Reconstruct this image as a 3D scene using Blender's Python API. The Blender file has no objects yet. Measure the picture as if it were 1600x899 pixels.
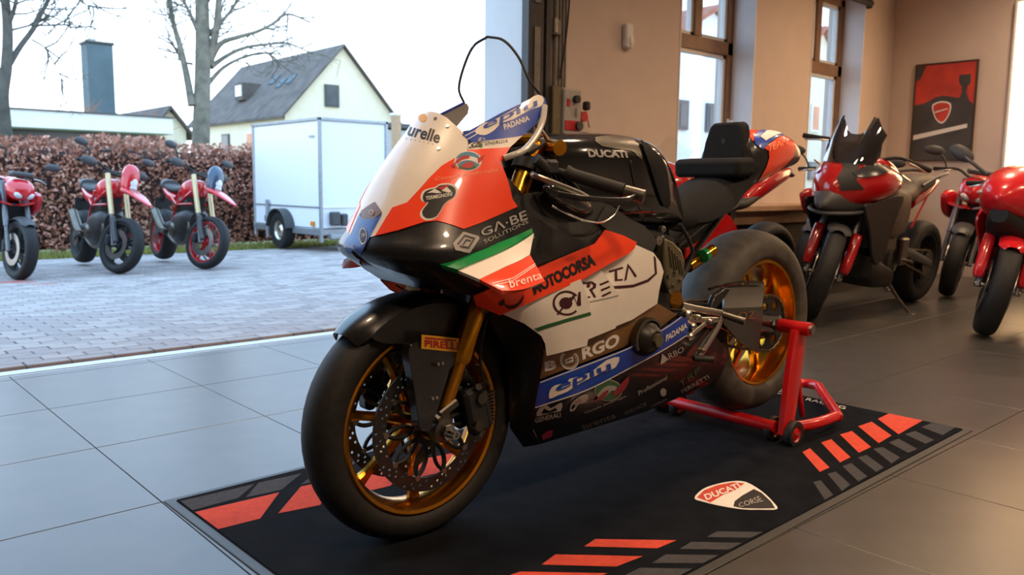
import bpy, bmesh, math, random
import numpy as np
from mathutils import Vector, Matrix, geometry
from mathutils.bvhtree import BVHTree
V = Vector
random.seed(7)
SC = bpy.context.scene
COL = SC.collection
# ---------------------------------------------------------------- camera (metres; hero front axle above the origin, +x = rear of hero, +y = street)
F = 1292.78
CO = V((-1.1763, -1.6761, 0.8935))
RM = Matrix(((0.744882, 0.074625, -0.663010), (-0.667101, 0.100153, -0.738205), (0.011314, 0.992170, 0.124385)))
cam = bpy.data.objects.new('camera', bpy.data.cameras.new('camera'))
COL.objects.link(cam)
cam.matrix_world = Matrix.Translation(CO) @ RM.to_4x4()
cam.data.sensor_fit = 'HORIZONTAL'
cam.data.sensor_width = 36
cam.data.lens = 36 * F / 1600
cam.data.clip_end = 400
cam.data.clip_start = 0.05
cam.data.dof.use_dof = True
cam.data.dof.focus_distance = 2.35
cam.data.dof.aperture_fstop = 5.0
SC.camera = cam
SC.view_settings.view_transform = 'Standard'
SC.view_settings.look = 'None'
SC.view_settings.gamma = 1
SC.view_settings.use_curve_mapping = False
SC.view_settings.exposure = 0.0
# ---------------------------------------------------------------- sky: bright winter overcast, a little blue overhead
W = bpy.data.worlds.new('overcast_sky'); SC.world = W; W.use_nodes = True
nt = W.node_tree; nt.nodes.clear()
_tc = nt.nodes.new('ShaderNodeTexCoord'); _sx = nt.nodes.new('ShaderNodeSeparateXYZ'); _cr = nt.nodes.new('ShaderNodeValToRGB')
_bg = nt.nodes.new('ShaderNodeBackground'); _wo = nt.nodes.new('ShaderNodeOutputWorld')
_cr.color_ramp.elements[0].position = 0.0; _cr.color_ramp.elements[0].color = (0.86, 0.93, 1.0, 1)
_cr.color_ramp.elements[1].position = 0.45; _cr.color_ramp.elements[1].color = (0.42, 0.68, 1.0, 1)
nt.links.new(_tc.outputs['Generated'], _sx.inputs[0]); nt.links.new(_sx.outputs['Z'], _cr.inputs[0])
nt.links.new(_cr.outputs[0], _bg.inputs[0]); nt.links.new(_bg.outputs[0], _wo.inputs[0])
_bg.inputs[1].default_value = 3.5
# ---------------------------------------------------------------- interior lamps: rows of warm ceiling spots (their housings are built with the ceiling)
LAMPS = [(-0.6, 0.3), (1.5, 0.1), (3.6, 0.3), (5.6, 0.7), (7.0, 0.6), (-0.6, -2.4), (1.5, -2.4), (3.6, -2.4), (5.8, -2.2)]
CEIL = 3.45
for i, (x, y) in enumerate(LAMPS):
    l = bpy.data.lights.new('ceiling_spot_light', 'AREA'); l.shape = 'DISK'; l.size = 0.30; l.energy = 23 if i < 5 else 46
    l.color = (1.0, 0.70, 0.45); l.spread = math.radians(150)
    o = bpy.data.objects.new('ceiling_spot_light', l); COL.objects.link(o); o.location = (x, y, CEIL - 0.225)
# ---------------------------------------------------------------- helpers
def ray(px, py):
    return RM @ V(((px - 800) / F, -(py - 449.5) / F, -1))
def aty(px, py, y):
    d = ray(px, py); return CO + d * ((y - CO.y) / d.y)
def atx(px, py, x):
    d = ray(px, py); return CO + d * ((x - CO.x) / d.x)
def atz(px, py, z=0.0):
    d = ray(px, py); return CO + d * ((z - CO.z) / d.z)
MATS = {}
def mat(name, col=(.5, .5, .5), rough=.5, metal=0., coat=0., var=.06, scale=30., bump=0., bscale=None, emis=None, estr=1., spec=.5, col2=None, sheen=0., detail=4.):
    """procedural principled material: noise tints the colour and, if asked, bumps the surface"""
    m = bpy.data.materials.new(name); m.use_nodes = True; t = m.node_tree; b = t.nodes['Principled BSDF']
    tc = t.nodes.new('ShaderNodeTexCoord'); n = t.nodes.new('ShaderNodeTexNoise'); n.inputs['Scale'].default_value = scale; n.inputs['Detail'].default_value = detail
    t.links.new(tc.outputs['Object'], n.inputs['Vector'])
    r = t.nodes.new('ShaderNodeValToRGB'); e = r.color_ramp.elements
    c2 = col2 or tuple(min(1, c * (1 + var)) for c in col)
    c1 = col if col2 else tuple(c * (1 - var) for c in col)
    e[0].color = (*c1, 1); e[1].color = (*c2, 1); e[0].position = .3; e[1].position = .7
    t.links.new(n.outputs['Fac'], r.inputs[0]); t.links.new(r.outputs[0], b.inputs['Base Color'])
    b.inputs['Roughness'].default_value = rough; b.inputs['Metallic'].default_value = metal
    b.inputs['Coat Weight'].default_value = coat; b.inputs['Coat Roughness'].default_value = .06
    b.inputs['Specular IOR Level'].default_value = spec
    if sheen: b.inputs['Sheen Weight'].default_value = sheen
    if bump:
        n2 = t.nodes.new('ShaderNodeTexNoise'); n2.inputs['Scale'].default_value = bscale or scale * 3; n2.inputs['Detail'].default_value = 3
        t.links.new(tc.outputs['Object'], n2.inputs['Vector'])
        bp = t.nodes.new('ShaderNodeBump'); bp.inputs['Strength'].default_value = bump; bp.inputs['Distance'].default_value = .01
        t.links.new(n2.outputs['Fac'], bp.inputs['Height']); t.links.new(bp.outputs[0], b.inputs['Normal'])
    if emis:
        b.inputs['Emission Color'].default_value = (*emis, 1); b.inputs['Emission Strength'].default_value = estr
    MATS[name] = m
    return m
def glass_mat(name, tint=(1, 1, 1), clear=.86, rough=.03):
    m = bpy.data.materials.new(name); m.use_nodes = True; t = m.node_tree; t.nodes.clear()
    o = t.nodes.new('ShaderNodeOutputMaterial'); mx = t.nodes.new('ShaderNodeMixShader'); tr = t.nodes.new('ShaderNodeBsdfTransparent'); g = t.nodes.new('ShaderNodeBsdfGlossy')
    n = t.nodes.new('ShaderNodeTexNoise'); n.inputs['Scale'].default_value = 3
    rp = t.nodes.new('ShaderNodeMapRange'); rp.inputs[3].default_value = rough * .8; rp.inputs[4].default_value = rough * 1.2
    t.links.new(n.outputs['Fac'], rp.inputs[0]); t.links.new(rp.outputs[0], g.inputs['Roughness'])
    lw = t.nodes.new('ShaderNodeLayerWeight'); lw.inputs[0].default_value = .25
    mr = t.nodes.new('ShaderNodeMapRange'); mr.inputs[3].default_value = 1 - clear; mr.inputs[4].default_value = min(1, (1 - clear) * 3 + .15)
    t.links.new(lw.outputs['Facing'], mr.inputs[0]); t.links.new(mr.outputs[0], mx.inputs[0])
    tr.inputs[0].default_value = (*tint, 1); t.links.new(tr.outputs[0], mx.inputs[1]); t.links.new(g.outputs[0], mx.inputs[2]); t.links.new(mx.outputs[0], o.inputs[0])
    MATS[name] = m
    return m
def M(n): return MATS[n]
def link(name, data, parent=None):
    o = bpy.data.objects.new(name, data); COL.objects.link(o)
    if parent is not None: o.parent = parent
    return o
def tag(o, label=None, cat=None, group=None, kind=None):
    if label: o['label'] = label
    if cat: o['category'] = cat
    if group: o['group'] = group
    if kind: o['kind'] = kind
    return o
def empty(name, loc=(0, 0, 0), rz=0., label=None, cat=None, group=None):
    o = link(name, None); o.location = loc; o.rotation_euler = (0, 0, rz); o.empty_display_size = .1
    return tag(o, label, cat, group)
def frame(d):
    d = V(d).normalized(); a = V((0, 0, 1)) if abs(d.z) < .95 else V((1, 0, 0))
    u = d.cross(a).normalized(); return u, d.cross(u).normalized(), d
def cr1(p, t):
    """Catmull-Rom through list p (Vectors or floats), t in 0..len-1"""
    n = len(p) - 1; i = min(max(int(t), 0), n - 1) if n else 0; f = t - i
    if n == 0: return p[0]
    a, b, c, d = p[max(i - 1, 0)], p[i], p[i + 1], p[min(i + 2, n)]
    if i == 0: a = b + (b - c)
    if i + 1 == n: d = c + (c - b)
    return b + (c - a) * (.5 * f) + (a * 2 - b * 5 + c * 4 - d) * (.5 * f * f) + (b * 3 - a - c * 3 + d) * (.5 * f ** 3)
def tab(x, xs, ys):
    """smooth monotone-ish table lookup"""
    if x <= xs[0]: return ys[0]
    if x >= xs[-1]: return ys[-1]
    for i in range(len(xs) - 1):
        if x <= xs[i + 1]: break
    h = xs[i + 1] - xs[i]; t = (x - xs[i]) / h
    def sl(k):
        if k == 0: return (ys[1] - ys[0]) / (xs[1] - xs[0])
        if k == len(xs) - 1: return (ys[-1] - ys[-2]) / (xs[-1] - xs[-2])
        return (ys[k + 1] - ys[k - 1]) / (xs[k + 1] - xs[k - 1])
    a, b = sl(i) * h, sl(i + 1) * h
    return ys[i] * (2*t**3 - 3*t*t + 1) + a * (t**3 - 2*t*t + t) + ys[i + 1] * (3*t*t - 2*t**3) + b * (t**3 - t*t)
def smooth_path(pts, n=6, closed=False):
    pts = [V(p) for p in pts]
    if closed:
        q = pts[-2:] + pts + pts[:3]; return [cr1(q, 2 + i / n) for i in range(len(pts) * n)]
    return [cr1(pts, i / n) for i in range((len(pts) - 1) * n + 1)]
class G:
    """collects shapes into one mesh"""
    def __init__(s): s.v = []; s.f = []
    def add(s, v, f):
        k = len(s.v); s.v += [V(p) for p in v]; s.f += [tuple(k + i for i in q) for q in f]; return s
    def add_hits(s, vs, fs):
        """keep only the faces whose corners all met the surface"""
        ok = [i for i, p in enumerate(vs) if p is not None]; mp = {o: n for n, o in enumerate(ok)}
        return s.add([vs[i] for i in ok], [tuple(mp[i] for i in q) for q in fs if all(i in mp for i in q)])
    def box(s, c, d, rz=0., R=None):
        x, y, z = d[0] / 2, d[1] / 2, d[2] / 2; R = R or Matrix.Rotation(rz, 3, 'Z'); c = V(c)
        vs = [c + R @ V((a * x, b * y, e * z)) for a in (-1, 1) for b in (-1, 1) for e in (-1, 1)]
        return s.add(vs, [(0, 1, 3, 2), (4, 6, 7, 5), (0, 4, 5, 1), (2, 3, 7, 6), (0, 2, 6, 4), (1, 5, 7, 3)])
    def rbox(s, c, d, r=.01, R=None):
        """box with chamfered edges"""
        R = R or Matrix.Identity(3); c = V(c); vs = []; fs = []
        h = [q / 2 for q in d]; r = min(r, *[q * .9 for q in h])
        idx = {}
        for a in (-1, 1):
            for b in (-1, 1):
                for e in (-1, 1):
                    for k in range(3):
                        p = [a * (h[0] - r), b * (h[1] - r), e * (h[2] - r)]; p[k] += r * (a, b, e)[k]
                        idx[a, b, e, k] = len(vs); vs.append(c + R @ V(p))
        for k in range(3):
            i, j = (k + 1) % 3, (k + 2) % 3
            for sg in (-1, 1):
                q = []
                for (p1, p2) in ((-1, -1), (1, -1), (1, 1), (-1, 1)):
                    t = [0, 0, 0]; t[k] = sg; t[i] = p1; t[j] = p2; q.append(idx[(*t, k)])
                fs.append(tuple(q if sg > 0 else q[::-1]))
            for s1 in (-1, 1):
                for s2 in (-1, 1):
                    t0 = [0, 0, 0]; t1 = [0, 0, 0]; t0[k] = -1; t1[k] = 1; t0[i] = t1[i] = s1; t0[j] = t1[j] = s2
                    q = [idx[(*t0, i)], idx[(*t1, i)], idx[(*t1, j)], idx[(*t0, j)]]
                    fs.append(tuple(q if s1 * s2 > 0 else q[::-1]))
        for a in (-1, 1):
            for b in (-1, 1):
                for e in (-1, 1):
                    q = [idx[a, b, e, k] for k in range(3)]; fs.append(tuple(q if a * b * e > 0 else q[::-1]))
        return s.add(vs, fs)
    def tube(s, path, r, n=10, closed=False, caps=True, sx=1.):
        path = [V(p) for p in path]; m = len(path); rr = r if isinstance(r, (list, tuple)) else [r] * m
        vs = []; u = None
        for i, p in enumerate(path):
            a = path[(i - 1) % m] if (i or closed) else p; b = path[(i + 1) % m] if (i < m - 1 or closed) else p
            d = (b - a).normalized()
            if u is None: u, w, _ = frame(d)
            else: u = (u - d * u.dot(d)).normalized(); w = d.cross(u)
            vs += [p + (u * math.cos(2 * math.pi * k / n) * sx + w * math.sin(2 * math.pi * k / n)) * rr[i] for k in range(n)]
        fs = [(i * n + k, i * n + (k + 1) % n, ((i + 1) % m) * n + (k + 1) % n, ((i + 1) % m) * n + k) for i in range(m if closed else m - 1) for k in range(n)]
        if caps and not closed: fs += [tuple(range(n))[::-1], tuple((m - 1) * n + k for k in range(n))]
        return s.add(vs, fs)
    def cyl(s, a, b, r, r2=None, n=16): return s.tube([a, b], [r, r if r2 is None else r2], n)
    def lathe(s, prof, c, ax=(0, 1, 0), n=32, closed=False, a0=0., a1=2 * math.pi, ref=None):
        """prof: (radius, offset along axis)"""
        c = V(c); ax = V(ax).normalized()
        if ref is None: u, w, _ = frame(ax)
        else: u = V(ref).normalized(); w = ax.cross(u)
        full = abs(a1 - a0 - 2 * math.pi) < 1e-6; k = n if full else n + 1; m = len(prof); vs = []
        for i in range(k):
            t = a0 + (a1 - a0) * i / n; e = u * math.cos(t) + w * math.sin(t)
            vs += [c + e * r + ax * h for r, h in prof]
        fs = []
        for i in range(n):
            i2 = (i + 1) % k
            for j in range(m if closed else m - 1):
                j2 = (j + 1) % m; fs.append((i * m + j, i2 * m + j, i2 * m + j2, i * m + j2))
        return s.add(vs, fs)
    def sph(s, c, r, n=12, R=None):
        r = V((r, r, r)) if isinstance(r, (int, float)) else V(r); c = V(c); vs = []; fs = []; h = n // 2; R = R or Matrix.Identity(3)
        for i in range(h + 1):
            t = math.pi * i / h
            for k in range(n):
                p = 2 * math.pi * k / n; vs.append(c + R @ V((r.x * math.sin(t) * math.cos(p), r.y * math.sin(t) * math.sin(p), r.z * math.cos(t))))
        for i in range(h):
            for k in range(n): fs.append((i * n + k, (i + 1) * n + k, (i + 1) * n + (k + 1) % n, i * n + (k + 1) % n))
        return s.add(vs, fs)
    def grid(s, rows, flip=False):
        m = len(rows[0]); k = [p for r in rows for p in r]; fs = []
        for i in range(len(rows) - 1):
            for j in range(m - 1):
                q = (i * m + j, i * m + j + 1, (i + 1) * m + j + 1, (i + 1) * m + j); fs.append(q[::-1] if flip else q)
        return s.add(k, fs)
    def loft(s, secs, caps=True):
        m = len(secs[0]); vs = [p for q in secs for p in q]; fs = []
        for i in range(len(secs) - 1):
            for j in range(m): fs.append((i * m + j, i * m + (j + 1) % m, (i + 1) * m + (j + 1) % m, (i + 1) * m + j))
        if caps: fs += [tuple(range(m))[::-1], tuple((len(secs) - 1) * m + j for j in range(m))]
        return s.add(vs, fs)
    def prism(s, poly, d, caps=True):
        """poly: 3d points in a plane, extruded by vector d"""
        a = [V(p) for p in poly]; d = V(d); n = len(a); b = [p + d for p in a]
        return s.add(a + b, [tuple(range(n))[::-1], tuple(range(n, 2 * n))] + [(i, (i + 1) % n, n + (i + 1) % n, n + i) for i in range(n)])
    def plate(s, outer, holes, d, f3):
        """2d outline with holes, thickness vector d, f3 maps (u,v)->3d"""
        loops = [outer] + holes; pts = []; ed = []
        for L in loops:
            k = len(pts); pts += [V(p) for p in L]; ed += [(k + i, k + (i + 1) % len(L)) for i in range(len(L))]
        r = geometry.delaunay_2d_cdt(pts, ed, [], 1, 1e-6)
        vs = r[0]; fs = []
        for q in r[2]:
            c = (sum(vs[i].x for i in q) / len(q), sum(vs[i].y for i in q) / len(q))
            if inside(c, outer) and not any(inside(c, h) for h in holes): fs.append(q)
        a = [V(f3(p.x, p.y)) for p in vs]; d = V(d); n = len(a)
        cnt = {}
        for q in fs:
            for i in range(len(q)):
                e = (q[i], q[(i + 1) % len(q)]); cnt[e] = cnt.get(e, 0) + 1
        side = [(e[1], e[0], n + e[0], n + e[1]) for e in cnt if (e[1], e[0]) not in cnt]
        return s.add(a + [p + d for p in a], [tuple(q) for q in fs] + [tuple(n + i for i in reversed(q)) for q in fs] + side)
    def xf(s, Mx):
        s.v = [Mx @ p for p in s.v]; return s
    def mirror(s):
        g = G(); g.v = [V((p.x, -p.y, p.z)) for p in s.v]; g.f = [q[::-1] for q in s.f]; return g
    def mesh(s, name, m, smooth=35):
        me = bpy.data.meshes.new(name); me.from_pydata([tuple(p) for p in s.v], [], s.f); me.materials.append(M(m) if isinstance(m, str) else m)
        bm = bmesh.new(); bm.from_mesh(me); bmesh.ops.recalc_face_normals(bm, faces=bm.faces); bm.to_mesh(me); bm.free()
        if smooth:
            me.polygons.foreach_set('use_smooth', [True] * len(me.polygons)); me.set_sharp_from_angle(angle=math.radians(smooth))
        return me
    def thick(s, t):
        """give an open sheet real thickness; front, back and rim keep their own vertices so the faces shade cleanly"""
        bm = bmesh.new(); vv = [bm.verts.new(p) for p in s.v]
        for q in s.f:
            try: bm.faces.new([vv[i] for i in q])
            except ValueError: pass
        bmesh.ops.recalc_face_normals(bm, faces=bm.faces); bm.normal_update(); bm.verts.index_update(); g = G()
        fr = [v.co + v.normal * (t / 2) for v in bm.verts]; bk = [v.co - v.normal * (t / 2) for v in bm.verts]
        fs = [tuple(v.index for v in f.verts) for f in bm.faces]; g.add(fr, fs); g.add(bk, [q[::-1] for q in fs])
        rim = [(l.vert.index, l.link_loop_next.vert.index) for e in bm.edges if len(e.link_loops) == 1 for l in e.link_loops]
        k = len(g.v); g.v += [p for a in range(len(fr)) for p in (fr[a], bk[a])]; g.f += [(k + 2 * b, k + 2 * a, k + 2 * a + 1, k + 2 * b + 1) for a, b in rim]
        bm.free()
        used = sorted({i for q in g.f for i in q}); mp = {o: n for n, o in enumerate(used)}; g.v = [g.v[i] for i in used]; g.f = [tuple(mp[i] for i in q) for q in g.f]
        return g
    def build(s, name, m, parent=None, smooth=35, solid=0., bevel=0., sub=0):
        if solid: s = s.thick(solid); bevel = 0
        o = link(name, s.mesh(name, m, smooth), parent)
        if bevel:
            md = o.modifiers.new('bevel', 'BEVEL'); md.width = bevel; md.segments = 2; md.limit_method = 'ANGLE'
        if sub:
            md = o.modifiers.new('sub', 'SUBSURF'); md.levels = sub; md.render_levels = sub
        return o
def dup(o, loc=None, rz=None, parent=None):
    c = o.copy(); COL.objects.link(c); c.parent = parent
    for ch in [x for x in COL.objects if x.parent == o]: dup(ch, parent=c)
    if loc is not None: c.location = loc
    if rz is not None: c.rotation_euler = (0, 0, rz)
    return c
def dens(poly, step):
    out = []
    for i, a in enumerate(poly):
        b = poly[(i + 1) % len(poly)]; L = math.hypot(b[0] - a[0], b[1] - a[1]); n = max(1, int(math.ceil(L / step)))
        out += [(a[0] + (b[0] - a[0]) * k / n, a[1] + (b[1] - a[1]) * k / n) for k in range(n)]
    return out
def inside(p, poly):
    c = False; j = len(poly) - 1
    for i in range(len(poly)):
        if (poly[i][1] > p[1]) != (poly[j][1] > p[1]) and p[0] < (poly[j][0] - poly[i][0]) * (p[1] - poly[i][1]) / (poly[j][1] - poly[i][1]) + poly[i][0]: c = not c
        j = i
    return c
def rnd(poly, n=4):
    """round a closed outline with Catmull-Rom"""
    m = len(poly); q = [V(p) for p in poly]; q = q[-2:] + q + q[:3]
    return [tuple(cr1(q, 2 + i / n)) for i in range(m * n)]
def hit(bvh, px, py, c=None):
    """where the sight line through a photo pixel meets a modelled surface"""
    for k in range(14):
        d = ray(px, py); h = bvh.ray_cast(CO, d)
        if h[0] is not None:
            n = h[1] if h[1].dot(d) < 0 else -h[1]; return h[0], n
        if c is None: return None
        px += (c[0] - px) * .08; py += (c[1] - py) * .08
    return None
def panel(bvh, poly, off=.002, step=7, holes=()):
    """outline traced on the photo, laid on the modelled body surface bvh; returns G"""
    P = dens(poly, step); c = (sum(p[0] for p in P) / len(P), sum(p[1] for p in P) / len(P))
    pts = [V(p) for p in P]; ed = [(i, (i + 1) % len(P)) for i in range(len(P))]
    x0, x1 = min(p[0] for p in P), max(p[0] for p in P); y0, y1 = min(p[1] for p in P), max(p[1] for p in P)
    y = y0 + step * .5
    while y < y1:
        x = x0 + step * .5
        while x < x1:
            if inside((x, y), P): pts.append(V((x, y)))
            x += step
        y += step
    r = geometry.delaunay_2d_cdt(pts, ed, [], 1, 1e-5)
    vs = []
    for p in r[0]:
        h = hit(bvh, p.x, p.y, c)
        vs.append(h[0] + h[1] * (off(p.x, p.y) if callable(off) else off) if h else None)
    return G().add_hits(vs, [tuple(q) for q in r[2]])
def lettering(txt, bold=0.):
    cu = bpy.data.curves.new('lettering', 'FONT'); cu.body = txt; cu.size = 1; cu.offset = bold; cu.resolution_u = 3
    o = bpy.data.objects.new('lettering', cu); COL.objects.link(o); bpy.context.view_layer.update()
    dg = bpy.context.evaluated_depsgraph_get(); me = bpy.data.meshes.new_from_object(o.evaluated_get(dg))
    vs = [V((v.co.x, v.co.y)) for v in me.vertices]; fs = [tuple(p.vertices) for p in me.polygons]
    bpy.data.objects.remove(o); bpy.data.curves.remove(cu); bpy.data.meshes.remove(me)
    x0, x1 = min(v.x for v in vs), max(v.x for v in vs); y0, y1 = min(v.y for v in vs), max(v.y for v in vs)
    return [((v.x - x0) / (x1 - x0), (v.y - y0) / (y1 - y0)) for v in vs], fs
def quad(q, u, v):
    """bilinear in q = bottom-left, bottom-right, top-right, top-left"""
    return tuple((q[0][k] * (1 - u) + q[1][k] * u) * (1 - v) + (q[3][k] * (1 - u) + q[2][k] * u) * v for k in range(len(q[0])))
def text_on(bvh, txt, q, off=.003, bold=.02):
    uv, fs = lettering(txt, bold); c = quad(q, .5, .5); g = G(); vs = []
    for u, v in uv:
        p = quad(q, u, v); h = hit(bvh, p[0], p[1], c); vs.append(h[0] + h[1] * off if h else None)
    return g.add_hits(vs, fs)
def text_flat(txt, q3, bold=.02):
    uv, fs = lettering(txt, bold); return G().add([quad(q3, u, v) for u, v in uv], fs)
def bvh_of(g): return BVHTree.FromPolygons([tuple(p) for p in g.v], g.f)
def circ2(cx, cy, r, n=12, ry=None): return [(cx + r * math.cos(2 * math.pi * k / n), cy + (ry or r) * math.sin(2 * math.pi * k / n)) for k in range(n)]
def poly3(poly, f): return [V(f(*p)) for p in poly]
# ---------------------------------------------------------------- materials
mat('orange_red', (1.0, .062, .012), .32, coat=.6, var=.03)
mat('guard_grey', (.055, .052, .048), .34, metal=.3, coat=.3, var=.15)
mat('cream_white', (.84, .78, .70), .35, coat=.4, var=.02)
mat('royal_blue', (.005, .055, .42), .38, coat=.25, var=.03)
mat('bronze_brown', (.20, .10, .035), .45, coat=.1, var=.05)
mat('green_paint', (.0, .26, .06), .28, coat=.6, var=.03)
mat('gloss_black', (.008, .008, .008), .14, coat=.8, var=.2)
mat('carbon', (.010, .010, .011), .33, coat=.35, var=.5, scale=260, detail=0)
mat('matte_black', (.012, .012, .012), .62, var=.2)
mat('rubber', (.016, .0155, .015), .62, var=.25, scale=60, bump=.05, spec=.35)
mat('tyre_scuffed_lit', (.070, .061, .050), .62, var=.3, scale=25, bump=.06, spec=.4)  # rear tyre rubber, base colour raised to imitate the light on its top
mat('foam', (.016, .016, .017), .9, var=.3, scale=220, bump=.25, bscale=500, spec=.2)
mat('gold', (.62, .27, .025), .26, metal=1., var=.08)
mat('gold_anod', (.70, .30, .02), .22, metal=1., var=.06)
mat('steel', (.42, .40, .37), .32, metal=1., var=.12)
mat('alu_dark', (.16, .145, .12), .38, metal=1., var=.15)
mat('cover_black', (.03, .027, .024), .4, metal=.4, var=.2)
mat('alu', (.62, .57, .49), .30, metal=1., var=.1)
mat('chrome', (.7, .68, .65), .12, metal=1., var=.05)
mat('engine_olive', (.16, .14, .085), .45, metal=.6, var=.15)
mat('disc_steel', (.10, .095, .09), .34, metal=.9, var=.15)
mat('ink_white', (.78, .74, .68), .5, var=.02)
mat('ink_grey', (.38, .36, .34), .5, var=.03)
mat('ink_black', (.012, .01, .012), .5, var=.1)
mat('ink_wine', (.055, .008, .012), .5, var=.05)
mat('ink_green', (.02, .11, .03), .5, var=.05)
mat('ink_red', (.45, .015, .02), .5, var=.05)
mat('ink_pink', (.55, .06, .14), .5, var=.05)
mat('ink_yellow', (.85, .42, .02), .5, var=.03)
mat('ink_cyan', (.06, .25, .40), .5, var=.05)
mat('ink_orange_pale', (.95, .34, .16), .5, var=.03)
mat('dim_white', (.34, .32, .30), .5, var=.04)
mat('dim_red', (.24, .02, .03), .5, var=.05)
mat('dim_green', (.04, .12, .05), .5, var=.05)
mat('chain_steel', (.20, .15, .07), .4, metal=1., var=.2)
mat('stand_red', (.50, .006, .008), .28, coat=.6, var=.05)
mat('smoke', (.012, .011, .010), .12, coat=1., var=.1)
glass_mat('screen_clear', (1, 1, 1), .93)
glass_mat('window_glass', (.96, .98, 1), .95)
glass_mat('smoked_screen', (.25, .25, .26), .75)
mat('lining_grey', (.45, .46, .46), .5, var=.05)
mat('hose_clear', (.45, .43, .40), .25, var=.05)
# ================================================================ the showroom shell
YW, YO, XR = 2.40, 2.79, 7.935     # inner and outer face of the street wall, face of the end wall
mat('plaster', (.60, .50, .43), .85, var=.03, scale=6, bump=.06, bscale=120)
mat('reveal_white', (.78, .80, .82), .7, var=.02, scale=8)
mat('ceiling_white', (.62, .58, .53), .9, var=.02)
mat('floor_tile', (.062, .060, .058), .30, var=.16, scale=7, bump=.02, bscale=90, spec=.55, detail=8)
mat('grout', (.03, .03, .03), .8)
mat('wood_frame', (.23, .125, .065), .5, var=.15, scale=12)
mat('white_plastic', (.70, .70, .68), .4, var=.02)
mat('bench_top', (.42, .27, .16), .55, var=.12, scale=9)
mat('frame_shade_dark', (.05, .032, .022), .6, var=.2)
mat('rail_dark', (.055, .055, .058), .5, metal=.3, var=.15)
mat('rail_grey', (.20, .185, .17), .5, metal=.5, var=.15)
mat('box_grey', (.34, .33, .31), .5, var=.05)
mat('alu_sill', (.55, .60, .66), .4, metal=.4, var=.05)
def structure(o): o['kind'] = 'structure'; return o
fl_ = structure(G().box((.9, -1.7, -.036), (14.2, 8.62, .06)).build('floor', 'grout', smooth=0))
TX0, TY0, TU, TV = -.417, .622, .600, .624
tile = None
for i in range(-6, 14):
    for j in range(-6, 4):
        x0, x1, y0, y1 = TX0 + i * TU, TX0 + (i + 1) * TU, TY0 + j * TV, min(TY0 + (j + 1) * TV, 2.575)
        if y1 - y0 < .05 or x1 > XR + .3: continue
        if j == 3:
            G().rbox(((x0 + x1) / 2, (y0 + y1) / 2, -.003), (x1 - x0 - .003, y1 - y0 - .003, .006), .0012).build('floor_tile', 'floor_tile', fl_, 0); continue
        if tile is None: tile = G().rbox((0, 0, -.003), (TU - .003, TV - .003, .006), .0012).mesh('floor_tile', 'floor_tile', 0)
        o = link('floor_tile', tile, fl_); o.location = ((x0 + x1) / 2, (y0 + y1) / 2, 0)
structure(G().box((.34, 2.635, -.012), (4.48, .118, .024)).box((.34, 2.60, .002), (4.48, .012, .004)).build('trim_1', 'alu_sill', smooth=0))['label'] = 'metal threshold strip under the garage opening'
GX0, GX1, GH = -1.9, 2.58, 3.0
WIN = [(4.212, 5.264), (6.227, 7.249)]; WZ0, WZ1 = .74, 2.80
w = G()
def wb(x0, x1, z0, z1): w.box(((x0 + x1) / 2, (YW + YO) / 2, (z0 + z1) / 2), (x1 - x0, YO - YW, z1 - z0))
wb(-6.2, GX0, 0, CEIL); wb(GX0, GX1, GH, CEIL); wb(GX1, WIN[0][0], 0, CEIL); wb(WIN[0][1], WIN[1][0], 0, CEIL); wb(WIN[1][1], XR + .3, 0, CEIL)
for a, b in WIN: wb(a, b, 0, WZ0); wb(a, b, WZ1, CEIL)
structure(w.build('wall_back', 'plaster', smooth=0))
structure(G().box((XR + .15, -1.8, CEIL / 2), (.3, 8.4, CEIL)).build('wall_right', 'plaster', smooth=0))
structure(G().box((.9, -6.15, CEIL / 2), (14.4, .3, CEIL)).build('wall_front', 'plaster', smooth=0))
structure(G().box((-6.35, -1.8, CEIL / 2), (.3, 9.2, CEIL)).build('wall_left', 'plaster', smooth=0))
structure(G().box((.9, -1.75, CEIL + .1), (14.8, 9.1, .2)).build('ceiling', 'ceiling_white', smooth=0))
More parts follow.
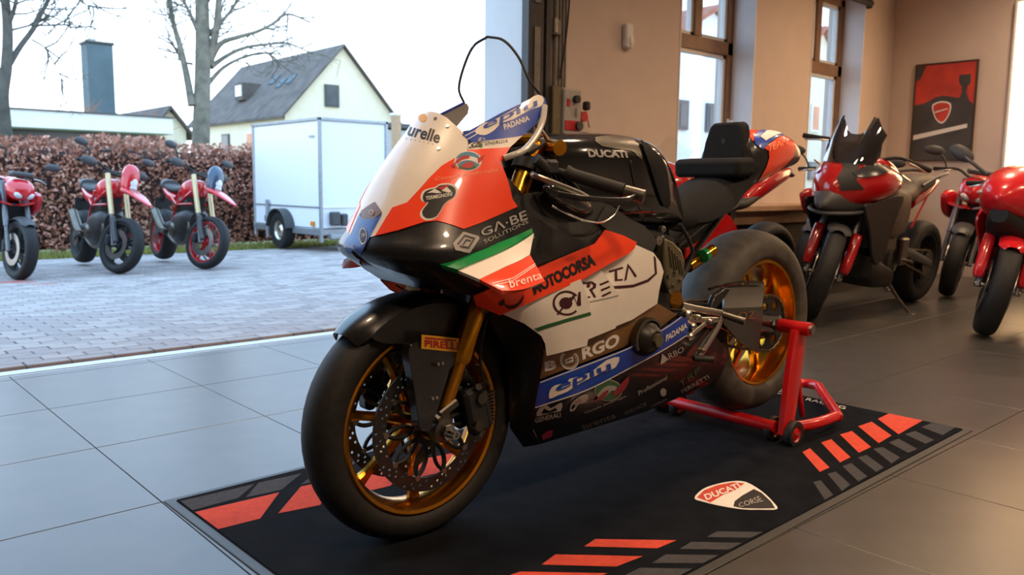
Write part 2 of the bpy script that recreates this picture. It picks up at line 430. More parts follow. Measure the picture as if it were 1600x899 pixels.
# white lining of the reveals
structure(G().box((GX1 - .006, (YW + YO) / 2 + .01, GH / 2), (.012, YO - YW, GH)).build('trim_2', 'reveal_white', smooth=0))
for k, (a, b) in enumerate(WIN):
    structure(G().box((b - .005, (YW + YO) / 2 - .09, (WZ0 + WZ1) / 2), (.010, .22, WZ1 - WZ0)).box((a + .005, (YW + YO) / 2 - .09, (WZ0 + WZ1) / 2), (.010, .22, WZ1 - WZ0)).build('trim_%d' % (k + 3), 'reveal_white', smooth=0))
    fw = structure(empty('window_%d' % (k + 1), (0, 0, 0)))
    y = 2.645; g = G()
    for x0, x1, z0, z1 in ((a, a + .085, WZ0, WZ1), (b - .085, b, WZ0, WZ1), (a, b, WZ0, WZ0 + .08), (a, b, WZ1 - .07, WZ1), (a, b, 2.03, 2.14), ((a + b) / 2 - .045, (a + b) / 2 + .045, 2.14, WZ1)): g.rbox(((x0 + x1) / 2, y, (z0 + z1) / 2), (x1 - x0, .07, z1 - z0), .004)
    g.build('window_frame', 'wood_frame', fw, 0)
    for (x0, x1, z0, z1) in ((a + .085, (a + b) / 2 - .045, 2.14, WZ1 - .07), ((a + b) / 2 + .045, b - .085, 2.14, WZ1 - .07), (a + .085, b - .085, WZ0 + .08, 2.03)):
        s_ = G()
        for p0, p1, q0, q1 in ((x0, x0 + .035, z0, z1), (x1 - .035, x1, z0, z1), (x0, x1, z0, z0 + .03), (x0, x1, z1 - .03, z1)): s_.box(((p0 + p1) / 2, y + .012, (q0 + q1) / 2), (p1 - p0, .05, q1 - q0))
        s_.build('window_sash', 'white_plastic', fw, 0)
        G().box(((x0 + x1) / 2, y + .015, (z0 + z1) / 2), (x1 - x0, .006, z1 - z0)).build('window_pane', 'window_glass', fw, 0)
    G().rbox((b - .055, 2.60, 1.45), (.028, .02, .07), .004).tube(smooth_path([V((b - .055, 2.595, 1.46)), V((b - .055, 2.56, 1.46)), V((b - .055, 2.548, 1.44)), V((b - .055, 2.548, 1.35))], 3), .009, 8).build('window_handle', 'white_plastic', fw)
bn = empty('window_bench', (5.7, 2.2, 0), 0, 'long wooden ledge over a dark sheet of painted shade under the two windows', 'ledge')
G().rbox((0, .02, .715), (4.2, .36, .05), .006).build('ledge_top', 'bench_top', bn, 0)
G().rbox((0, .06, .635), (4.2, .26, .11), .004).build('ledge_apron', 'bench_top', bn, 0)
G().rbox((0, .10, .29), (4.2, .18, .58), .004).build('ledge_shade', 'frame_shade_dark', bn, 0)  # dark panel standing in for the shadow beneath the ledge
bl_ = empty('blind_rail', (6.66, 2.36, 2.74), 0, 'dark roller blind rail above the far window', 'blind')
G().tube([V((-.62, 0, 0)), V((.62, 0, 0))], .032, 14).build('roller_tube', 'rail_dark', bl_); G().rbox((-.62, .02, 0), (.03, .06, .09), .005).build('rail_bracket', 'rail_dark', bl_, 0); G().rbox((.62, .02, 0), (.03, .06, .09), .005).build('rail_bracket', 'rail_dark', bl_, 0)
# sensor on the wall
sn = empty('wall_sensor', (3.564, YW, 1.967), 0, 'small cream motion sensor box high on the street wall', 'sensor')
G().rbox((0, -.025, 0), (.085, .05, .175), .012).build('sensor_body', 'white_plastic', sn, 40, bevel=.003); G().sph((.012, -.05, -.035), (.026, .012, .038), 14).build('sensor_lens', 'ink_white', sn)
# garage door: guide post, rails, conduits
gd = empty('door_guide', (0, 0, 0), 0, 'dark steel guide post and rails of the rolled up garage door', 'door rail')
G().rbox((2.605, 2.36, 1.65), (.135, .075, 3.3), .006).build('guide_post', 'rail_dark', gd, 0)
G().box((2.605, 2.318, 1.15), (.05, .01, 1.5)).box((2.605, 2.318, 2.6), (.05, .01, 1.1)).build('post_insert', 'rail_grey', gd, 0)
G().box((2.715, 2.37, 1.65), (.012, .06, 3.3)).box((2.735, 2.345, 1.65), (.04, .008, 3.3)).box((2.755, 2.36, 1.65), (.008, .03, 3.3)).build('guide_rail', 'rail_dark', gd, 0)
G().rbox((2.81, 2.375, 1.93), (.10, .05, .10), .006).build('rail_bracket', 'rail_grey', gd, 0); G().cyl((2.79, 2.34, 1.89), (2.79, 2.34, 1.98), .016, n=12).build('bracket_pin', 'alu', gd)
for k, (x, r) in enumerate(((2.835, .017), (2.875, .011), (2.905, .011), (2.93, .009))): G().cyl((x, 2.383, 1.55), (x, 2.383, 3.3), r, n=10).build('conduit', 'rail_grey', gd)
G().tube(smooth_path([V((2.95, 2.37, 2.5)), V((2.935, 2.36, 2.1)), V((2.90, 2.36, 1.8)), V((2.86, 2.36, 1.6))], 5), .006, 8).build('door_cable', 'matte_black', gd)
cb = empty('control_box', (2.93, 2.37, 1.38), 0, 'grey garage door control box with red button and key switch', 'control box')
G().rbox((0, -.035, 0), (.17, .07, .30), .008).build('box_body', 'box_grey', cb, 0); G().rbox((-.14, -.03, .0), (.08, .06, .33), .006).build('side_panel', 'engine_olive', cb, 0)
G().cyl((.02, -.07, .085), (.02, -.10, .085), .026, n=14).build('black_switch', 'matte_black', cb); G().rbox((-.045, -.072, .06), (.03, .01, .05), .003).build('red_label', 'ink_red', cb, 0); G().rbox((.03, -.075, -.0), (.02, .02, .06), .003).build('key', 'chrome', cb, 0)
G().rbox((.0, -.072, -.09), (.15, .012, .065), .003).build('socket_plate', 'ink_red', cb, 0); G().cyl((.045, -.075, -.09), (.045, -.10, -.09), .03, n=14).build('socket', 'rail_dark', cb)
es = empty('emergency_switch', (3.085, 2.395, 1.36), 0, 'red emergency stop with a black plug hanging beside the control box', 'switch')
G().cyl((0, -.01, 0), (0, -.06, 0), .035, n=16).build('stop_button', 'ink_red', es); G().rbox((.015, -.06, .075), (.05, .05, .06), .012).build('plug', 'matte_black', es); G().tube([V((.02, -.05, .04)), V((.06, -.05, -.07))], .006, 8).build('pull_cord', 'bench_top', es)
G().rbox((-.05, -.02, .07), (.03, .03, .03), .005).build('mount', 'box_grey', es, 0)
# framed poster on the end wall
po = empty('framed_poster', (XR, 1.835, 1.68), 0, 'framed poster of a red and grey racing suit with a shield', 'poster')
mat('poster_red', (.55, .045, .02), .5, var=.25, scale=6); mat('poster_grey', (.055, .048, .043), .5, var=.3, scale=5)
PW, PH = .305, .50
def pz(u, v, d): return V((-.022 - d, PW - 2 * PW * u, -PH + 2 * PH * v))
fr_ = G()
for y0, y1, z0, z1 in ((-PW, -PW + .014, -PH, PH), (PW - .014, PW, -PH, PH), (-PW, PW, -PH, -PH + .014), (-PW, PW, PH - .014, PH)): fr_.rbox((-.016, (y0 + y1) / 2, (z0 + z1) / 2), (.032, y1 - y0, z1 - z0), .003)
fr_.build('poster_frame', 'frame_shade_dark', po, 0)
G().box((-.011, 0, 0), (.02, 2 * PW - .02, 2 * PH - .02)).build('poster_print', 'poster_red', po, 0)
def pprint(poly, m, d, r=2): G().plate([(u, v) for u, v in (rnd(poly, r) if r > 1 else poly)], [], (.0005, 0, 0), lambda u, v: pz(u, v, d)).build('poster_mark', m, po, 0)
pprint([(.022, .013), (.978, .013), (.978, .56), (.90, .60), (.85, .68), (.86, .74), (.90, .77), (.90, .86), (.72, .86), (.72, .79), (.77, .74), (.78, .68), (.74, .63), (.6, .65), (.48, .665), (.35, .65), (.2, .60), (.022, .58)], 'poster_grey', .001, 1)
pprint([(.02, .98), (.02, .82), (.10, .86), (.18, .98)], 'poster_grey', .001, 1)
pprint([(.04, .22), (.9, .33), (.9, .37), (.04, .27)], 'ink_white', .002, 1)
sh_ = [(.32, .58), (.47, .61), (.62, .58), (.62, .49), (.56, .41), (.49, .38), (.40, .42), (.34, .50)]
pprint(sh_, 'ink_white', .002); pprint([(.475 + (u - .475) * .86, .50 + (v - .50) * .86) for u, v in sh_], 'poster_red', .003)
pprint([(.37, .505), (.58, .535), (.58, .525), (.37, .49)], 'ink_white', .004, 1)
# tall lit panel at the edge of the end wall
lp = empty('light_panel', (XR - .005, .80, 1.75), 0, 'tall glowing warm light panel on the end wall', 'lamp')
mat('panel_glow', (1, .8, .6), .5, emis=(1, .62, .30), estr=7.0)
G().rbox((-.032, 0, 0), (.06, .86, 1.9), .006).build('panel_housing', 'white_plastic', lp, 0); G().box((-.063, 0, 0), (.006, .80, 1.84)).build('panel_diffuser', 'panel_glow', lp, 0)
LAMPN = ['above the race motorcycle nose', 'above the race motorcycle seat', 'above the floor beside the touring motorcycle', 'above the touring motorcycle', 'nearest the end wall', 'behind the viewer at the left', 'behind the viewer in the middle', 'behind the viewer at the right', 'far back by the end wall']
# ceiling spots: housings
mat('lamp_glow', (1, .9, .8), .5, emis=(1, .74, .5), estr=14)
for i, (x, y) in enumerate(LAMPS):
    sp_ = empty('ceiling_spot', (x, y, CEIL), 0, 'round warm ceiling spot lamp, ' + LAMPN[i], 'lamp', 'ceiling spots of the showroom')
    G().lathe([(.02, 0), (.19, 0), (.19, -.20), (.175, -.20), (.165, -.06), (.02, -.06)], (0, 0, 0), (0, 0, 1), 24, closed=True).build('lamp_housing', 'rail_dark', sp_)
    G().cyl((0, 0, -.06), (0, 0, -.07), .16, n=20).build('lamp_diffuser', 'lamp_glow', sp_)
# ================================================================ floor mat
mat('mat_navy', (.006, .0075, .011), .95, var=.35, scale=14, bump=.5, bscale=420, spec=.1)
mat('mat_red', (.62, .075, .045), .9, var=.10, scale=60, bump=.4, bscale=420, spec=.2)
mat('mat_grey', (.055, .055, .062), .9, var=.15, scale=60, bump=.4, bscale=420, spec=.2)
mat('mat_edge', (.035, .036, .038), .5, var=.1)
A_, C_ = atz(275, 783, .004), atz(1505, 672, .004); th_ = math.radians(.9)
ux, uy = V((math.cos(th_), math.sin(th_), 0)), V((-math.sin(th_), math.cos(th_), 0))
ML, MW = (C_ - A_).dot(ux), -(C_ - A_).dot(uy)
mt = empty('floor_mat', ((A_ + C_) / 2)[:2] + (0,), th_, 'dark navy pit mat with orange and grey stripes and shield emblems under the race motorcycle', 'mat')
def loc(p): q = V(p) - mt.location; return V((q.dot(ux), q.dot(uy), 0))
G().rbox((0, 0, .002), (ML + .05, MW + .05, .004), .0018).build('mat_border', 'mat_edge', mt, 0)
G().rbox((0, 0, .0045), (ML, MW, .007), .003).build('mat_pile', 'mat_navy', mt, 0)
def mprint(poly, m, h=.0087, name='printed_stripe'):
    p = [loc(atz(x, y, .008)) for x, y in poly]; p = [V((max(-ML / 2 + .004, min(ML / 2 - .004, q.x)), max(-MW / 2 + .004, min(MW / 2 - .004, q.y)))) for q in p]
    G().plate([tuple(q) for q in p], [], (0, 0, -.0006), lambda u, v: (u, v, h)).build(name, m, mt, 0)
# right corner: five orange and seven grey bars (traced), repeated mirrored at the other corners
R5 = [[(1253.6, 707), (1265.5, 701), (1296, 731), (1281, 738)], [(1283, 692), (1299, 687), (1329, 715), (1312.5, 723)], [(1312.5, 679.5), (1331, 674), (1361, 699), (1342, 708)], [(1341, 666.5), (1362, 659.5), (1393, 681), (1373, 693)], [(1371.5, 655), (1390.5, 646), (1445, 656), (1404, 679)]]
G7 = [[(1270.6, 754), (1282, 751), (1302, 774), (1290, 782)], [(1293, 741), (1306, 737.5), (1328.5, 758), (1316, 768)], [(1316.5, 729), (1330, 724), (1355, 745), (1341, 753)], [(1340, 715.5), (1354, 711.6), (1381, 731), (1369, 738)], [(1364.5, 702), (1379, 699), (1406.5, 715.5), (1393, 725)], [(1389, 692), (1404, 686), (1433, 702), (1419, 708.5)], [(1414, 679), (1430, 674), (1459.5, 688), (1446, 694)], [(1440, 668), (1456, 661.5), (1495, 667), (1473, 680.5)]]
for q in R5: mprint(q, 'mat_red')
for q in G7: mprint(q, 'mat_grey')
def mirrored(q, sx, sy):
    out = []
    for x, y in q:
        p = loc(atz(x, y, .008)); out.append((p.x * sx, p.y * sy))
    return out
def lprint(poly, m, h=.0087, name='printed_stripe'):
    poly = [(max(-ML / 2 + .004, min(ML / 2 - .004, u)), max(-MW / 2 + .004, min(MW / 2 - .004, v))) for u, v in poly]
    G().plate(poly, [], (0, 0, -.0006), lambda u, v: (u, v, h)).build(name, m, mt, 0)
# near edge bars on the left of the emblem (traced)
for q in ([(930, 843), (1057, 845), (1027, 857.5), (913, 854.5)], [(868, 867), (1004, 870), (963, 886), (846, 883)], [(813, 894), (949, 896.5), (900, 915), (760, 912)]): mprint(q, 'mat_red')
for q in ([(1120, 831), (1192, 832), (1173, 841), (1104, 840)], [(1080, 847.5), (1160, 849), (1140, 860), (1062, 858.5)], [(1040, 867), (1123, 868.5), (1102, 882), (1019, 880.5)], [(1000, 888), (1083, 890), (1060, 905), (970, 903)]): mprint(q, 'mat_grey')
# far left corner bars
for q in ([(300, 802), (436.5, 770), (406.5, 811), (332, 830)], [(470, 761), (530, 748), (500, 790), (434.5, 803)], [(560, 742), (640, 725), (610, 760), (530, 778)], [(660, 718), (730, 704), (705, 735), (640, 750)]): mprint(q, 'mat_red')
for q in ([(277, 785), (398, 757), (372, 779), (297, 799)], [(404, 755), (472, 740), (440, 766), (384, 778)], [(500, 733), (560, 720), (530, 745), (470, 758)]): mprint(q, 'mat_grey')
# shield emblems
def emblem(cx, cy, s_, flip):
    def T(pts): return [(cx + (x - 1150) * 1.0, cy + (y - 775) * 1.0) for x, y in pts]
    sh0 = T([(1085, 779), (1098, 765), (1120, 757), (1145, 752.5), (1166, 754), (1190, 768), (1207, 784), (1214.5, 796), (1190, 797), (1160, 796.5), (1125, 791), (1100, 785)])
    to_l = (lambda q: [(p.x, p.y) for p in (loc(atz(x, y, .008)) for x, y in q)]) if not flip else (lambda q: [(-p.x, -p.y) for p in (loc(atz(x, y, .008)) for x, y in q)])
    for q, m, h in ((sh0, 'ink_white', .0087), (T([(1089, 778), (1100, 767), (1121, 759), (1145, 754.5), (1163, 756), (1150, 766), (1128, 775), (1110, 786)]), 'mat_red', .0091), (T([(1148, 784), (1160, 775), (1178, 765), (1190, 771), (1205, 785), (1211, 795), (1190, 795.5), (1160, 795), (1146, 792)]), 'ink_black', .0091)):
        lprint([tuple(p) for p in rnd(to_l(q), 3)] if h < .009 else to_l(q), m, h, 'printed_emblem')
    if not flip:
        for t, q, m in (('DUCATI', [(1104, 783), (1159, 763), (1152, 755.5), (1099, 774)], 'ink_white'), ('CORSE', [(1156, 794), (1193, 784), (1186, 776), (1153, 788)], 'ink_grey')):
            text_flat(t, [loc(atz(x, y, .008)) + V((0, 0, .0096)) for x, y in q], .03 if m == 'ink_white' else 0).build('printed_lettering', m, mt, 0)
emblem(1150, 775, 1, False)
emblem(1150, 775, 1, True)
# pale lettering along the far edge behind the stand
q = [loc(atz(x, y, .008)) + V((0, 0, .0088)) for x, y in ((1200, 612), (1320, 640), (1322, 636), (1206, 609))]; text_flat('CORSE  RACING', q, .0).build('printed_lettering', 'ink_white', mt, 0)
# ================================================================ the race motorcycle on the mat
HB = empty('race_motorcycle', (0, 0, 0), 0, 'race superbike in orange, cream, blue and black livery on the dark mat', 'motorcycle')
B_, ZR = 1.478, .4045      # wheelbase, height of the rear axle on its stand
# --- virtual master surface of the fairing: horizontal sections that round from the nose to the flank
_Z = [.16, .30, .45, .55, .62, .68, .732, .774, .834, .901, .963, 1.014, 1.068, 1.12, 1.2]
_XC = [.24, .20, .14, .08, .0, -.09, -.165, -.145, -.112, -.073, -.028, .014, .056, .11, .2]
_ZW = [.16, .20, .25, .32, .40, .48, .56, .64, .72, .80, .88, .96, 1.04, 1.12, 1.2]
_W0 = [.085, .112, .150, .180, .200, .217, .231, .239, .234, .215, .200, .185, .168, .152, .13]
_FX, _FW = [0, .5, .65, .8, .95, 1.1, 1.3], [1, 1, .965, .89, .79, .68, .55]
def half_w(x, z):
    w = tab(z, _ZW, _W0) * tab(x, _FX, _FW); xc = tab(z, _Z, _XC); a = tab(z, [.2, .6, .75, 1.2], [.20, .22, .27, .27])
    if x >= xc + a: return w
    s = min(1, max(0, (xc + a - x) / a)); return w * (1 - s ** 2.35) ** (1 / 2.35)
def master():
    g = G(); rows = []
    for i in range(106):
        z = .16 + i * .01; xc = tab(z, _Z, _XC); a = tab(z, [.2, .6, .75, 1.2], [.20, .22, .27, .27]); r = []
        for k in range(31):
            t = k / 30 * math.pi / 2; x = xc + a * (1 - math.cos(t) ** (2 / 2.35)) if k < 30 else xc + a
            r.append(V((x, -tab(z, _ZW, _W0) * tab(x, _FX, _FW) * math.sin(t) ** (2 / 2.35), z)))
        x0 = xc + a
        for k in range(1, 41):
            x = x0 + (1.3 - x0) * k / 40; r.append(V((x, -tab(z, _ZW, _W0) * tab(x, _FX, _FW), z)))
        rows.append([V((p.x, -p.y, p.z)) for p in reversed(r[1:])] + r)
    return g.grid(rows)
MS = master(); MB = bvh_of(MS)
def cpx(z0, z1, n=10):
    """photo positions of the centre line of the nose between two heights"""
    out = []
    for k in range(n + 1):
        z = z0 + (z1 - z0) * k / n; c = RM.transposed() @ (V((tab(z, _Z, _XC), 0, z)) - CO); out.append((800 + F * c.x / -c.z, 449.5 - F * c.y / -c.z))
    return out
def skin(name, poly, m, off=.002, solid=.004, both=True, step=7, parent=None, bvh=None, label=None, sym=False):
    g = panel(bvh or MB, poly, off, step)
    if sym:      # one piece across the centre line
        g.v = [V((p.x, 0 if p.y > -.004 else p.y, p.z)) for p in g.v]; h = g.mirror(); g.add(h.v, h.f)
        o = g.build(name, m, parent or HB, 60); bm = bmesh.new(); bm.from_mesh(o.data); bmesh.ops.remove_doubles(bm, verts=bm.verts, dist=.0006); bmesh.ops.recalc_face_normals(bm, faces=bm.faces); bm.to_mesh(o.data); bm.free()
        if label: o['label'] = label
        return o
    o = g.build(name, m, parent or HB, 60, solid=solid)
    if label: o['label'] = label
    if both:
        o2 = g.mirror().build(name, m, parent or HB, 60, solid=solid)
        if label: o2['label'] = label
    return o
K_NOSE_LOW = [(588, 370), (623.5, 361), (663.5, 348), (683.5, 346), (706, 352.5), (723.6, 359), (752.5, 348), (807, 323.5)]
up = skin('upper_fairing_carbon', [(556, 393), (566, 380)] + [(x, y - 3) for x, y in K_NOSE_LOW] + [(818, 332), (852, 353), (872, 364), (920, 380), (934, 369), (941, 362), (930, 386), (841, 424), (745, 464), (700, 452), (677, 440), (620, 424), (572, 407)], 'carbon', .0, label='bare carbon lower half of the nose fairing')
org = skin('nose_panel', K_NOSE_LOW + [(799, 312), (795, 294.6), (789, 274.6), (781, 254.6), (786, 248), (796, 231), (731, 236), (719, 243.4), (690, 261), (672, 279), (654.6, 299), (637, 318), (614.6, 325.8)], 'orange_red', .003, label='glossy orange nose side panel')
wht = skin('number_plate', cpx(.846, 1.066) + [(686, 178), (699, 185.6), (710, 195.6), (721, 205.6), (729, 215.6), (731, 223.4), (730, 236.8), (719, 243.4), (690, 261), (672, 279), (654.6, 299), (637, 318), (614.6, 325.8), (588, 370), (579, 372), (598, 334), (593, 325)], 'cream_white', .0035, step=5, sym=True, label='cream front number plate')
skin('nose_badge_field', cpx(.806, .846, 4) + [(593.4, 324.6), (599, 333.5), (585, 344)], 'bronze_brown', .0045, step=4, sym=True, parent=wht)
blu = skin('nose_tip_panel', cpx(.738, .806, 6) + [(585, 344), (599, 335.5), (580, 371), (573, 385), (564, 399)], 'royal_blue', .0045, step=4, sym=True, label='blue nose tip')
sid = skin('screen_side_panel', [(722, 212), (750, 196), (780, 179), (815, 162), (842, 148), (850, 155), (852, 166), (835, 195), (815, 213), (803, 215), (737, 224.5)], 'royal_blue', .003, label='blue panel beside the windscreen')
skin('screen_side_stripe', [(737, 224.5), (803, 215), (815, 213), (796, 231), (731, 236.5), (731, 228)], 'cream_white', .0025)
red = skin('side_stripe_panel', [(740, 456), (745, 470), (781, 486), (820, 471), (900, 438.6), (945, 413), (976, 397), (985, 389), (988.5, 380), (968, 370), (940, 361), (924, 382), (841, 416)], 'orange_red', .0125, label='red shoulder stripe panel')
def gill(x0, a, x1, b, d=0.): return lambda x, y: d + a + (b - a) * max(0, min(1, (x - x0) / (x1 - x0)))   # each side panel leans out towards its rear edge
def scoop(x0, y0, rx, ry, deep, out, d=0.):   # panel that dives inwards at its front upper corner
    def f(x, y): r = min(1, math.hypot((x - x0) / rx, (y - y0) / ry)); return d + out - deep * (1 - r * r * (3 - 2 * r))
    return f
O1, O2, O3 = (lambda d: gill(850, .006, 914, .018, d)), (lambda d: scoop(896, 428, 62, 70, .024, .004, d)), (lambda d: scoop(934, 410, 62, 62, .026, -.004, d))
W1 = skin('side_panel', [(778, 484), (820, 468), (900, 436), (913, 471), (914.5, 488), (913, 514), (909, 537), (852, 554), (850, 536), (844, 523), (818, 503)], 'cream_white', O1(0), solid=.004, label='cream front side panel')
W2 = skin('side_panel', [(890, 440), (936, 418), (947, 433), (964, 461), (962, 492.6), (959.5, 512), (915, 530), (900, 540)], 'cream_white', O2(0), solid=.004, label='cream middle side panel')
W3 = skin('side_panel', [(925, 424), (976, 394), (984, 385), (988, 379.5), (1022, 395), (1033, 410), (1038, 425), (1031, 454.5), (1028, 475), (989, 500), (950, 516), (952, 440)], 'cream_white', O3(0), solid=.004, label='cream rear side panel')
brn = skin('lower_band', [(852, 552), (909, 533), (915, 525), (960, 507), (989, 496), (1028, 470), (1034, 476), (1064, 494), (1038, 514), (979.5, 546), (842.7, 599)], 'bronze_brown', -.016, solid=.004, label='bronze brown lower fairing band')
bl2 = skin('lower_stripe', [(842.7, 597.7), (979.5, 545), (1038, 513), (1064, 495), (1072, 497), (1076, 507), (1074, 522), (1036, 546.5), (979.5, 577), (913, 610.5), (835, 637)], 'royal_blue', .000, label='blue lower fairing stripe')
bel = skin('belly_pan', [(835.5, 634), (913, 607.5), (979.5, 574), (1036, 544), (1074, 519), (1108, 515), (1138, 548), (1132, 585), (1110, 600), (1061, 622), (1010, 644), (903, 677), (844, 695), (830, 664)], 'carbon', -.003, label='black belly pan')
for pts in ([(842.7, 597.7), (979.5, 545), (1038, 513), (1064, 495)], [(1075, 522), (1036, 546.5), (979.5, 577), (913, 610.5), (835, 637)]):
    G().add(*(lambda a: ([q for p in a for q in p], [(2 * i, 2 * i + 1, 2 * i + 3, 2 * i + 2) for i in range(len(a) - 1)]))([[hit(MB, x, y - .9)[0] + V((0, -.0035, 0)), hit(MB, x, y + .9)[0] + V((0, -.0035, 0))] for x, y in [(p[0], p[1]) for p in [tuple(cr1([V(q) for q in pts], k / 6)) for k in range((len(pts) - 1) * 6 + 1)]]])).build('pinstripe', 'ink_white', bl2, 60)
skin('green_pinstripe', [(833, 511), (870, 499), (913, 484.5), (914.5, 489), (870, 504), (838, 515)], 'ink_green', O1(.0030), solid=.001, both=False, parent=W1)
skin('wine_pinstripe', [(958, 448), (990, 445), (1012, 437), (1024, 427), (1022, 400), (1025, 403), (1027, 428), (1014, 440.5), (990, 449), (960, 452)], 'ink_wine', O3(.0030), solid=.001, both=False, parent=W3)
skin('grey_pinstripe', [(914, 472), (963, 460), (963.5, 461.5), (914, 474)], 'ink_grey', O2(.0030), solid=.001, both=False, parent=W2)
# front return of the flank: carbon inlet wall facing forward
_o = [(762, 470), (781, 486), (818, 503), (844, 523), (850, 552), (843, 598), (836, 637), (830, 664), (843, 694)]
_i = [(752, 480, -.13), (768, 505, -.12), (785, 535, -.11), (795, 560, -.10), (797, 590, -.095), (797, 620, -.09), (796, 645, -.085), (797, 668, -.08), (818, 698, -.07)]
for sg in (0, 1):
    g = G().grid([[hit(MB, *p)[0] for p in _o], [aty(*[(a + b) / 2 for a, b in zip(p, q)], (hit(MB, *p)[0].y * .62 + q[2] * .38)) for p, q in zip(_o, _i)], [aty(*p) for p in _i]])
    (g if not sg else g.mirror()).build('inlet_wall', 'carbon', HB, 60, solid=.004)
# chin under the beak
ch = [(556, 393), (572, 407), (620, 424), (677, 440), (700, 452)]
top = [hit(MB, *p)[0] for p in ch]
g = G().grid([[V((p.x, -p.y, p.z)) for p in top], [V((p.x + .03, 0, p.z - .015)) for p in top], top]); g.build('chin_tray', 'carbon', HB, 60, solid=.004)
# winglets: drooped blade, root green, middle white, tip red
_r0 = [(687, 416, -.185), (720, 400, -.205), (760, 390, -.220), (800, 376, -.228), (832, 362, -.232)]
_r1 = [(716, 425, -.225), (746, 412, -.240), (776, 400, -.25), (808, 384, -.256), (834, 367, -.258)]
_r2 = [(749, 439, -.285), (772, 428, -.290), (792, 418, -.292), (812, 409, -.292), (827, 400, -.29)]
_r3 = [(783, 457, -.335), (803, 456, -.338), (820, 453, -.340), (836, 447, -.338), (850, 441, -.335)]
def wing_rows(a, b, n=5):
    A, Bq = smooth_path([aty(*p) for p in a], 4), smooth_path([aty(*p) for p in b], 4); return [[p.lerp(q, k / n) for p, q in zip(A, Bq)] for k in range(n + 1)]
for sg in (0, 1):
    wg = None
    for nm, a, b, m in (('winglet', _r1, _r2, 'cream_white'), ('winglet_root', _r0, _r1, 'green_paint'), ('winglet_tip', _r2, _r3, 'orange_red')):
        g = G().grid(wing_rows(a, b)); g = g if not sg else g.mirror()
        o = g.build(nm, m, HB if wg is None else wg, 60, solid=.016 if nm == 'winglet_root' else .009)
        if wg is None: wg = o
    if sg == 0: WGB = bvh_of(G().grid(wing_rows(_r2, _r3))); WG0 = wg
# --- windscreen
_bs = [(673, 175, 0), (697, 185, -.058), (722, 211, -.112), (780, 180, -.137), (845, 149, -.153)]
BS = smooth_path([aty(*p) for p in _bs], 6)
AR = smooth_path([V((.235, 0, 1.268)), V((.238, -.06, 1.252)), V((.245, -.108, 1.207)), V((.252, -.140, 1.15)), BS[-1]], 6)
rows = []
for k in range(11):
    t = k / 10; r = []
    for i, (p, q) in enumerate(zip(BS, AR)):
        c = p.lerp(q, t); bul = math.sin(math.pi * t) * .028 * (1 - i / 24); r.append(c + V((-bul, 0, bul * .55)))
    rows.append([V((p.x, -p.y, p.z)) for p in reversed(r[1:])] + r)
scr = G().grid(rows).build('windscreen', 'screen_clear', HB, 60); scr['label'] = 'clear bubble windscreen'
G().tube(rows[-1], .0035, 6).build('screen_edge', 'matte_black', scr)
for (x, y) in ((700, 199), (686, 234), (682, 187)):
    h = hit(MB, x, y); G().cyl(h[0], h[0] + h[1] * .006, .0045, n=8).build('screw', 'steel', wht)
# inside of the screen on the far side: bracket strip
_ln = panel(MB, [(722, 212), (750, 196), (780, 179), (815, 162), (842, 148), (850, 155), (852, 166), (835, 195), (815, 213), (796, 231), (737, 236)], -.007).mirror(); _ln.build('panel_lining', 'lining_grey', HB, 60)
# --- lettering and marks on the fairing
def words_on(txt, q, m, parent, off, bvh=None, bold=.015, name='lettering'):
    return text_on(bvh or MB, txt, q, off, bold).build(name, m, parent, 0)
def Q(x0, y0, x1, y1, h, lean=0., h2=None):
    """text box from its baseline: left (x0,y0), right (x1,y1), height h in photo px"""
    d = V((x1 - x0, y1 - y0)).normalized(); n = V((d.y, -d.x)); h2 = h2 or h
    return [(x0, y0), (x1, y1), (x1 + n.x * h2 + lean, y1 + n.y * h2), (x0 + n.x * h + lean, y0 + n.y * h)]
def mark(poly, m, parent, off, bvh=None, step=5, name='printed_mark', r=0):
    return panel(bvh or MB, rnd(poly, r) if r else poly, off, step).build(name, m, parent, 60)
words_on('urelle', [(637, 213), (686, 226), (691, 208), (646, 193)], 'ink_black', wht, .0044, bold=.02)
mark(circ2(662, 186, 6.5, 14), 'ink_yellow', wht, .0044)
words_on('· · · · · · ·', [(636, 217), (678, 226), (678, 228), (636, 219)], 'ink_grey', wht, .0044)
words_on('SZ', [(731, 234), (748, 231), (753, 222), (737, 226)], 'ink_black', org, .0055, bold=.03)
words_on('ENERGIA', [(757, 229), (792, 224), (793, 219), (758, 223)], 'ink_black', org, .0055, bold=0)
mark(circ2(752, 221, 6, 10, 5), 'ink_grey', org, .005); mark(circ2(750, 229, 3.5, 8), 'dim_green', org, .0052)
# round tricolour badge
mark(circ2(731, 253, 21, 20, 15.5), 'ink_white', org, .0050, r=1); mark(circ2(731, 253, 19, 20, 14), 'ink_cyan', org, .0056)
mark([(709, 256), (718, 248), (734, 246), (750, 252), (748, 259), (736, 253), (722, 254), (712, 261)], 'ink_white', org, .0063, r=3)
mark([(712, 254), (720, 247), (730, 245), (733, 249), (722, 252), (714, 258)], 'ink_red', org, .0067, r=3); mark([(716, 264), (726, 257), (738, 258), (742, 264), (728, 266)], 'dim_green', org, .0067, r=3)
mark([(720, 262), (730, 255), (740, 258), (732, 265)], 'ink_red', org, .0071, r=3); mark([(745, 250), (757, 243), (752, 252), (746, 258)], 'ink_red', org, .0071); mark([(704, 262), (712, 255), (711, 264)], 'ink_red', org, .0071)
words_on('Cereda Ambrogio', [(680, 286), (776, 270), (777, 263), (681, 279)], 'ink_orange_pale', org, .0055, bold=0)
